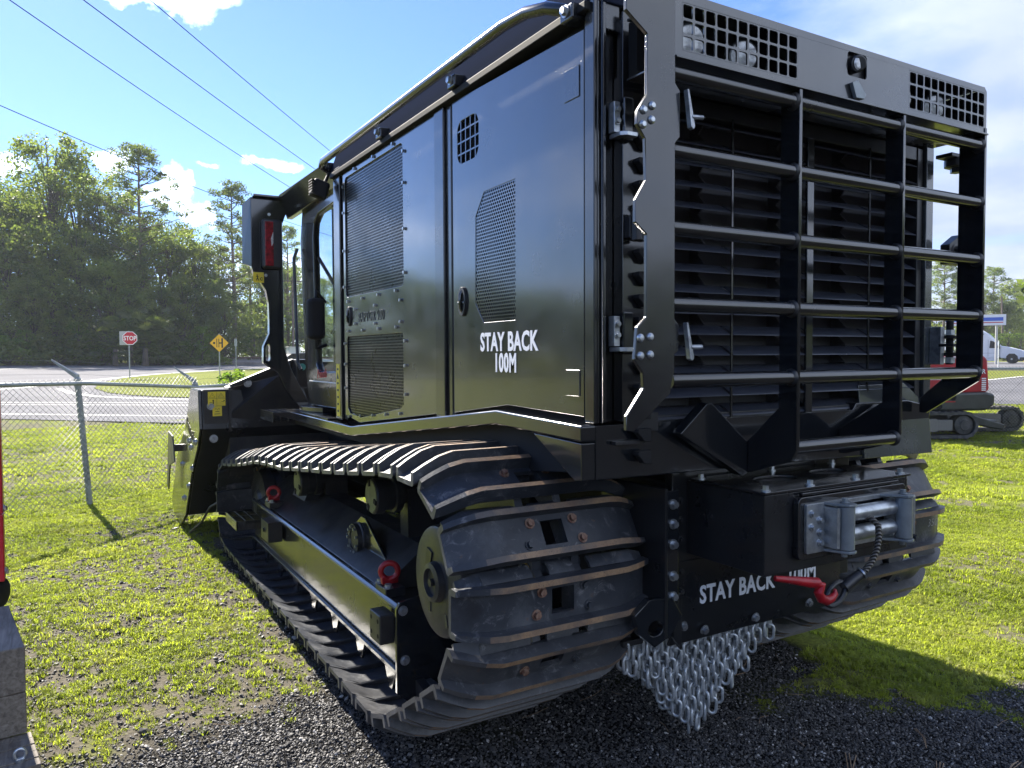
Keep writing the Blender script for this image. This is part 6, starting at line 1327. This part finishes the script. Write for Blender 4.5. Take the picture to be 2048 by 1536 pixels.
# ================================================================== left edge: timber blocks, planks, eye bolt, red post
def at_y(px, py, Z_):
    d = fw+rt*((px-1024)/F)-up*((py-768)/F); t_ = (Z_-HC)/d.z; q = Vector((0, 0, HC))+d*t_; return q
a = at_y(50, 1293, .42); b = at_y(18, 1210, .42)
dr = Vector((b.x-a.x, b.y-a.y, 0)).normalized(); pr = Vector((-dr.y, dr.x, 0)); 
def wbox(m, o, l, w_, z0, z1):     # o near right corner, l away, w to the left
    P_ = [o, o+dr*l, o+dr*l+pr*w_, o+pr*w_]; v = [(p.x, p.y, z0) for p in P_]+[(p.x, p.y, z1) for p in P_]; m.add(v, [(0, 1, 2, 3), (4, 5, 6, 7), (0, 1, 5, 4), (1, 2, 6, 5), (2, 3, 7, 6), (3, 0, 4, 7)])
L1 = math.hypot(b.x-a.x, b.y-a.y)
M['woodd'] = wood_mat(); M['woodd'].name = 'dark_timber'
m = MB(); wbox(m, a, L1, .9, .24, .42); tag(m.build('timber_block', M['wood'], None, .006), 'upper squared timber block with bleached top at the left edge', 'timber')
m = MB(); wbox(m, a-pr*.0+dr*.004, L1*.9, .9, .075, .238); tag(m.build('timber_block', M['wood'], None, .006), 'lower squared timber block under the bleached one, left edge', 'timber')
a2 = at_y(62, 1462, .07); t = thing('plank_deck', 'weathered plank deck with an eye bolt in the bottom left corner', 'deck', (a2.x, a2.y, 0))
for k in range(5):
    m = MB(); o = a2-dr*(.062*(k+1))-pr*0 + pr*0; wbox(m, o+dr*.002+Vector((.0, 0, 0)), .058, .9, .028, .07+.002*(k % 2)); m.build('plank', M['wood'], t, .003)
m = MB(); wbox(m, a2-dr*.33, .33, .9, -.02, .0275); m.build('bearer', M['wood'], t)
c = at_y(40, 1515, .085); m = MB(); m.tube([c+Vector((0, 0, .012))+(pr*math.cos(R(q))*.018+Vector((0, 0, math.sin(R(q))*.020))) for q in range(0, 360, 24)], .0055, 10, closed=True); m.cyl((c.x, c.y, .070), (c.x, c.y, .080), .016, 14); tag(m.build('eye_bolt', M['zinc']), 'shiny zinc eye bolt standing on the plank deck', 'bolt')
c = at_y(2, 1160, .33)
c = at(-24, 3.55); t = thing('red_post', 'red painted steel post with bolts at the left edge', 'post', (c.x, c.y, 0))
def col_z(py, d=3.55): return HC-(py-714)/F*d
m = MB(); rr = rt*1.0; e = c+rt0*.062
for (y0, y1) in ((780, 1028), (1029, 1165)): m.box(c.x-.045, c.x+.045, c.y-.045, c.y+.045, col_z(y1), col_z(y0))
m.build('steel_post', two('post_red', (.50, .015, .03), (.36, .01, .02), 4, .35, 0, .02), t, .006)
m = MB()
for y in (1018, 1146): m.bolt((c.x+.045, c.y-.02, col_z(y)), (1, -.2, 0), .012, .010)
m.build('bolt', M['zinc'], t)
m = MB(); m.lathe((c.x, c.y, col_z(1190)), (rt0.x, rt0.y, 0), [(.03, -.03), (.07, -.02), (.075, 0), (.07, .03), (.03, .04)], 24); m.build('wheel', M['rubber'], t)
# ================================================================== air
m = MB(); m.box(-460, 460, -460, 460, -1.2, 48)
hz_ = bpy.data.materials.new('haze'); hz_.use_nodes = True; hz_.node_tree.nodes.clear()
o_ = hz_.node_tree.nodes.new('ShaderNodeOutputMaterial'); v_ = hz_.node_tree.nodes.new('ShaderNodeVolumePrincipled'); v_.inputs['Density'].default_value = .00035; v_.inputs['Color'].default_value = (.86, .92, 1, 1); v_.inputs['Anisotropy'].default_value = 0
hz_.node_tree.links.new(v_.outputs[0], o_.inputs['Volume'])
m.build('haze', hz_)['kind'] = 'stuff'
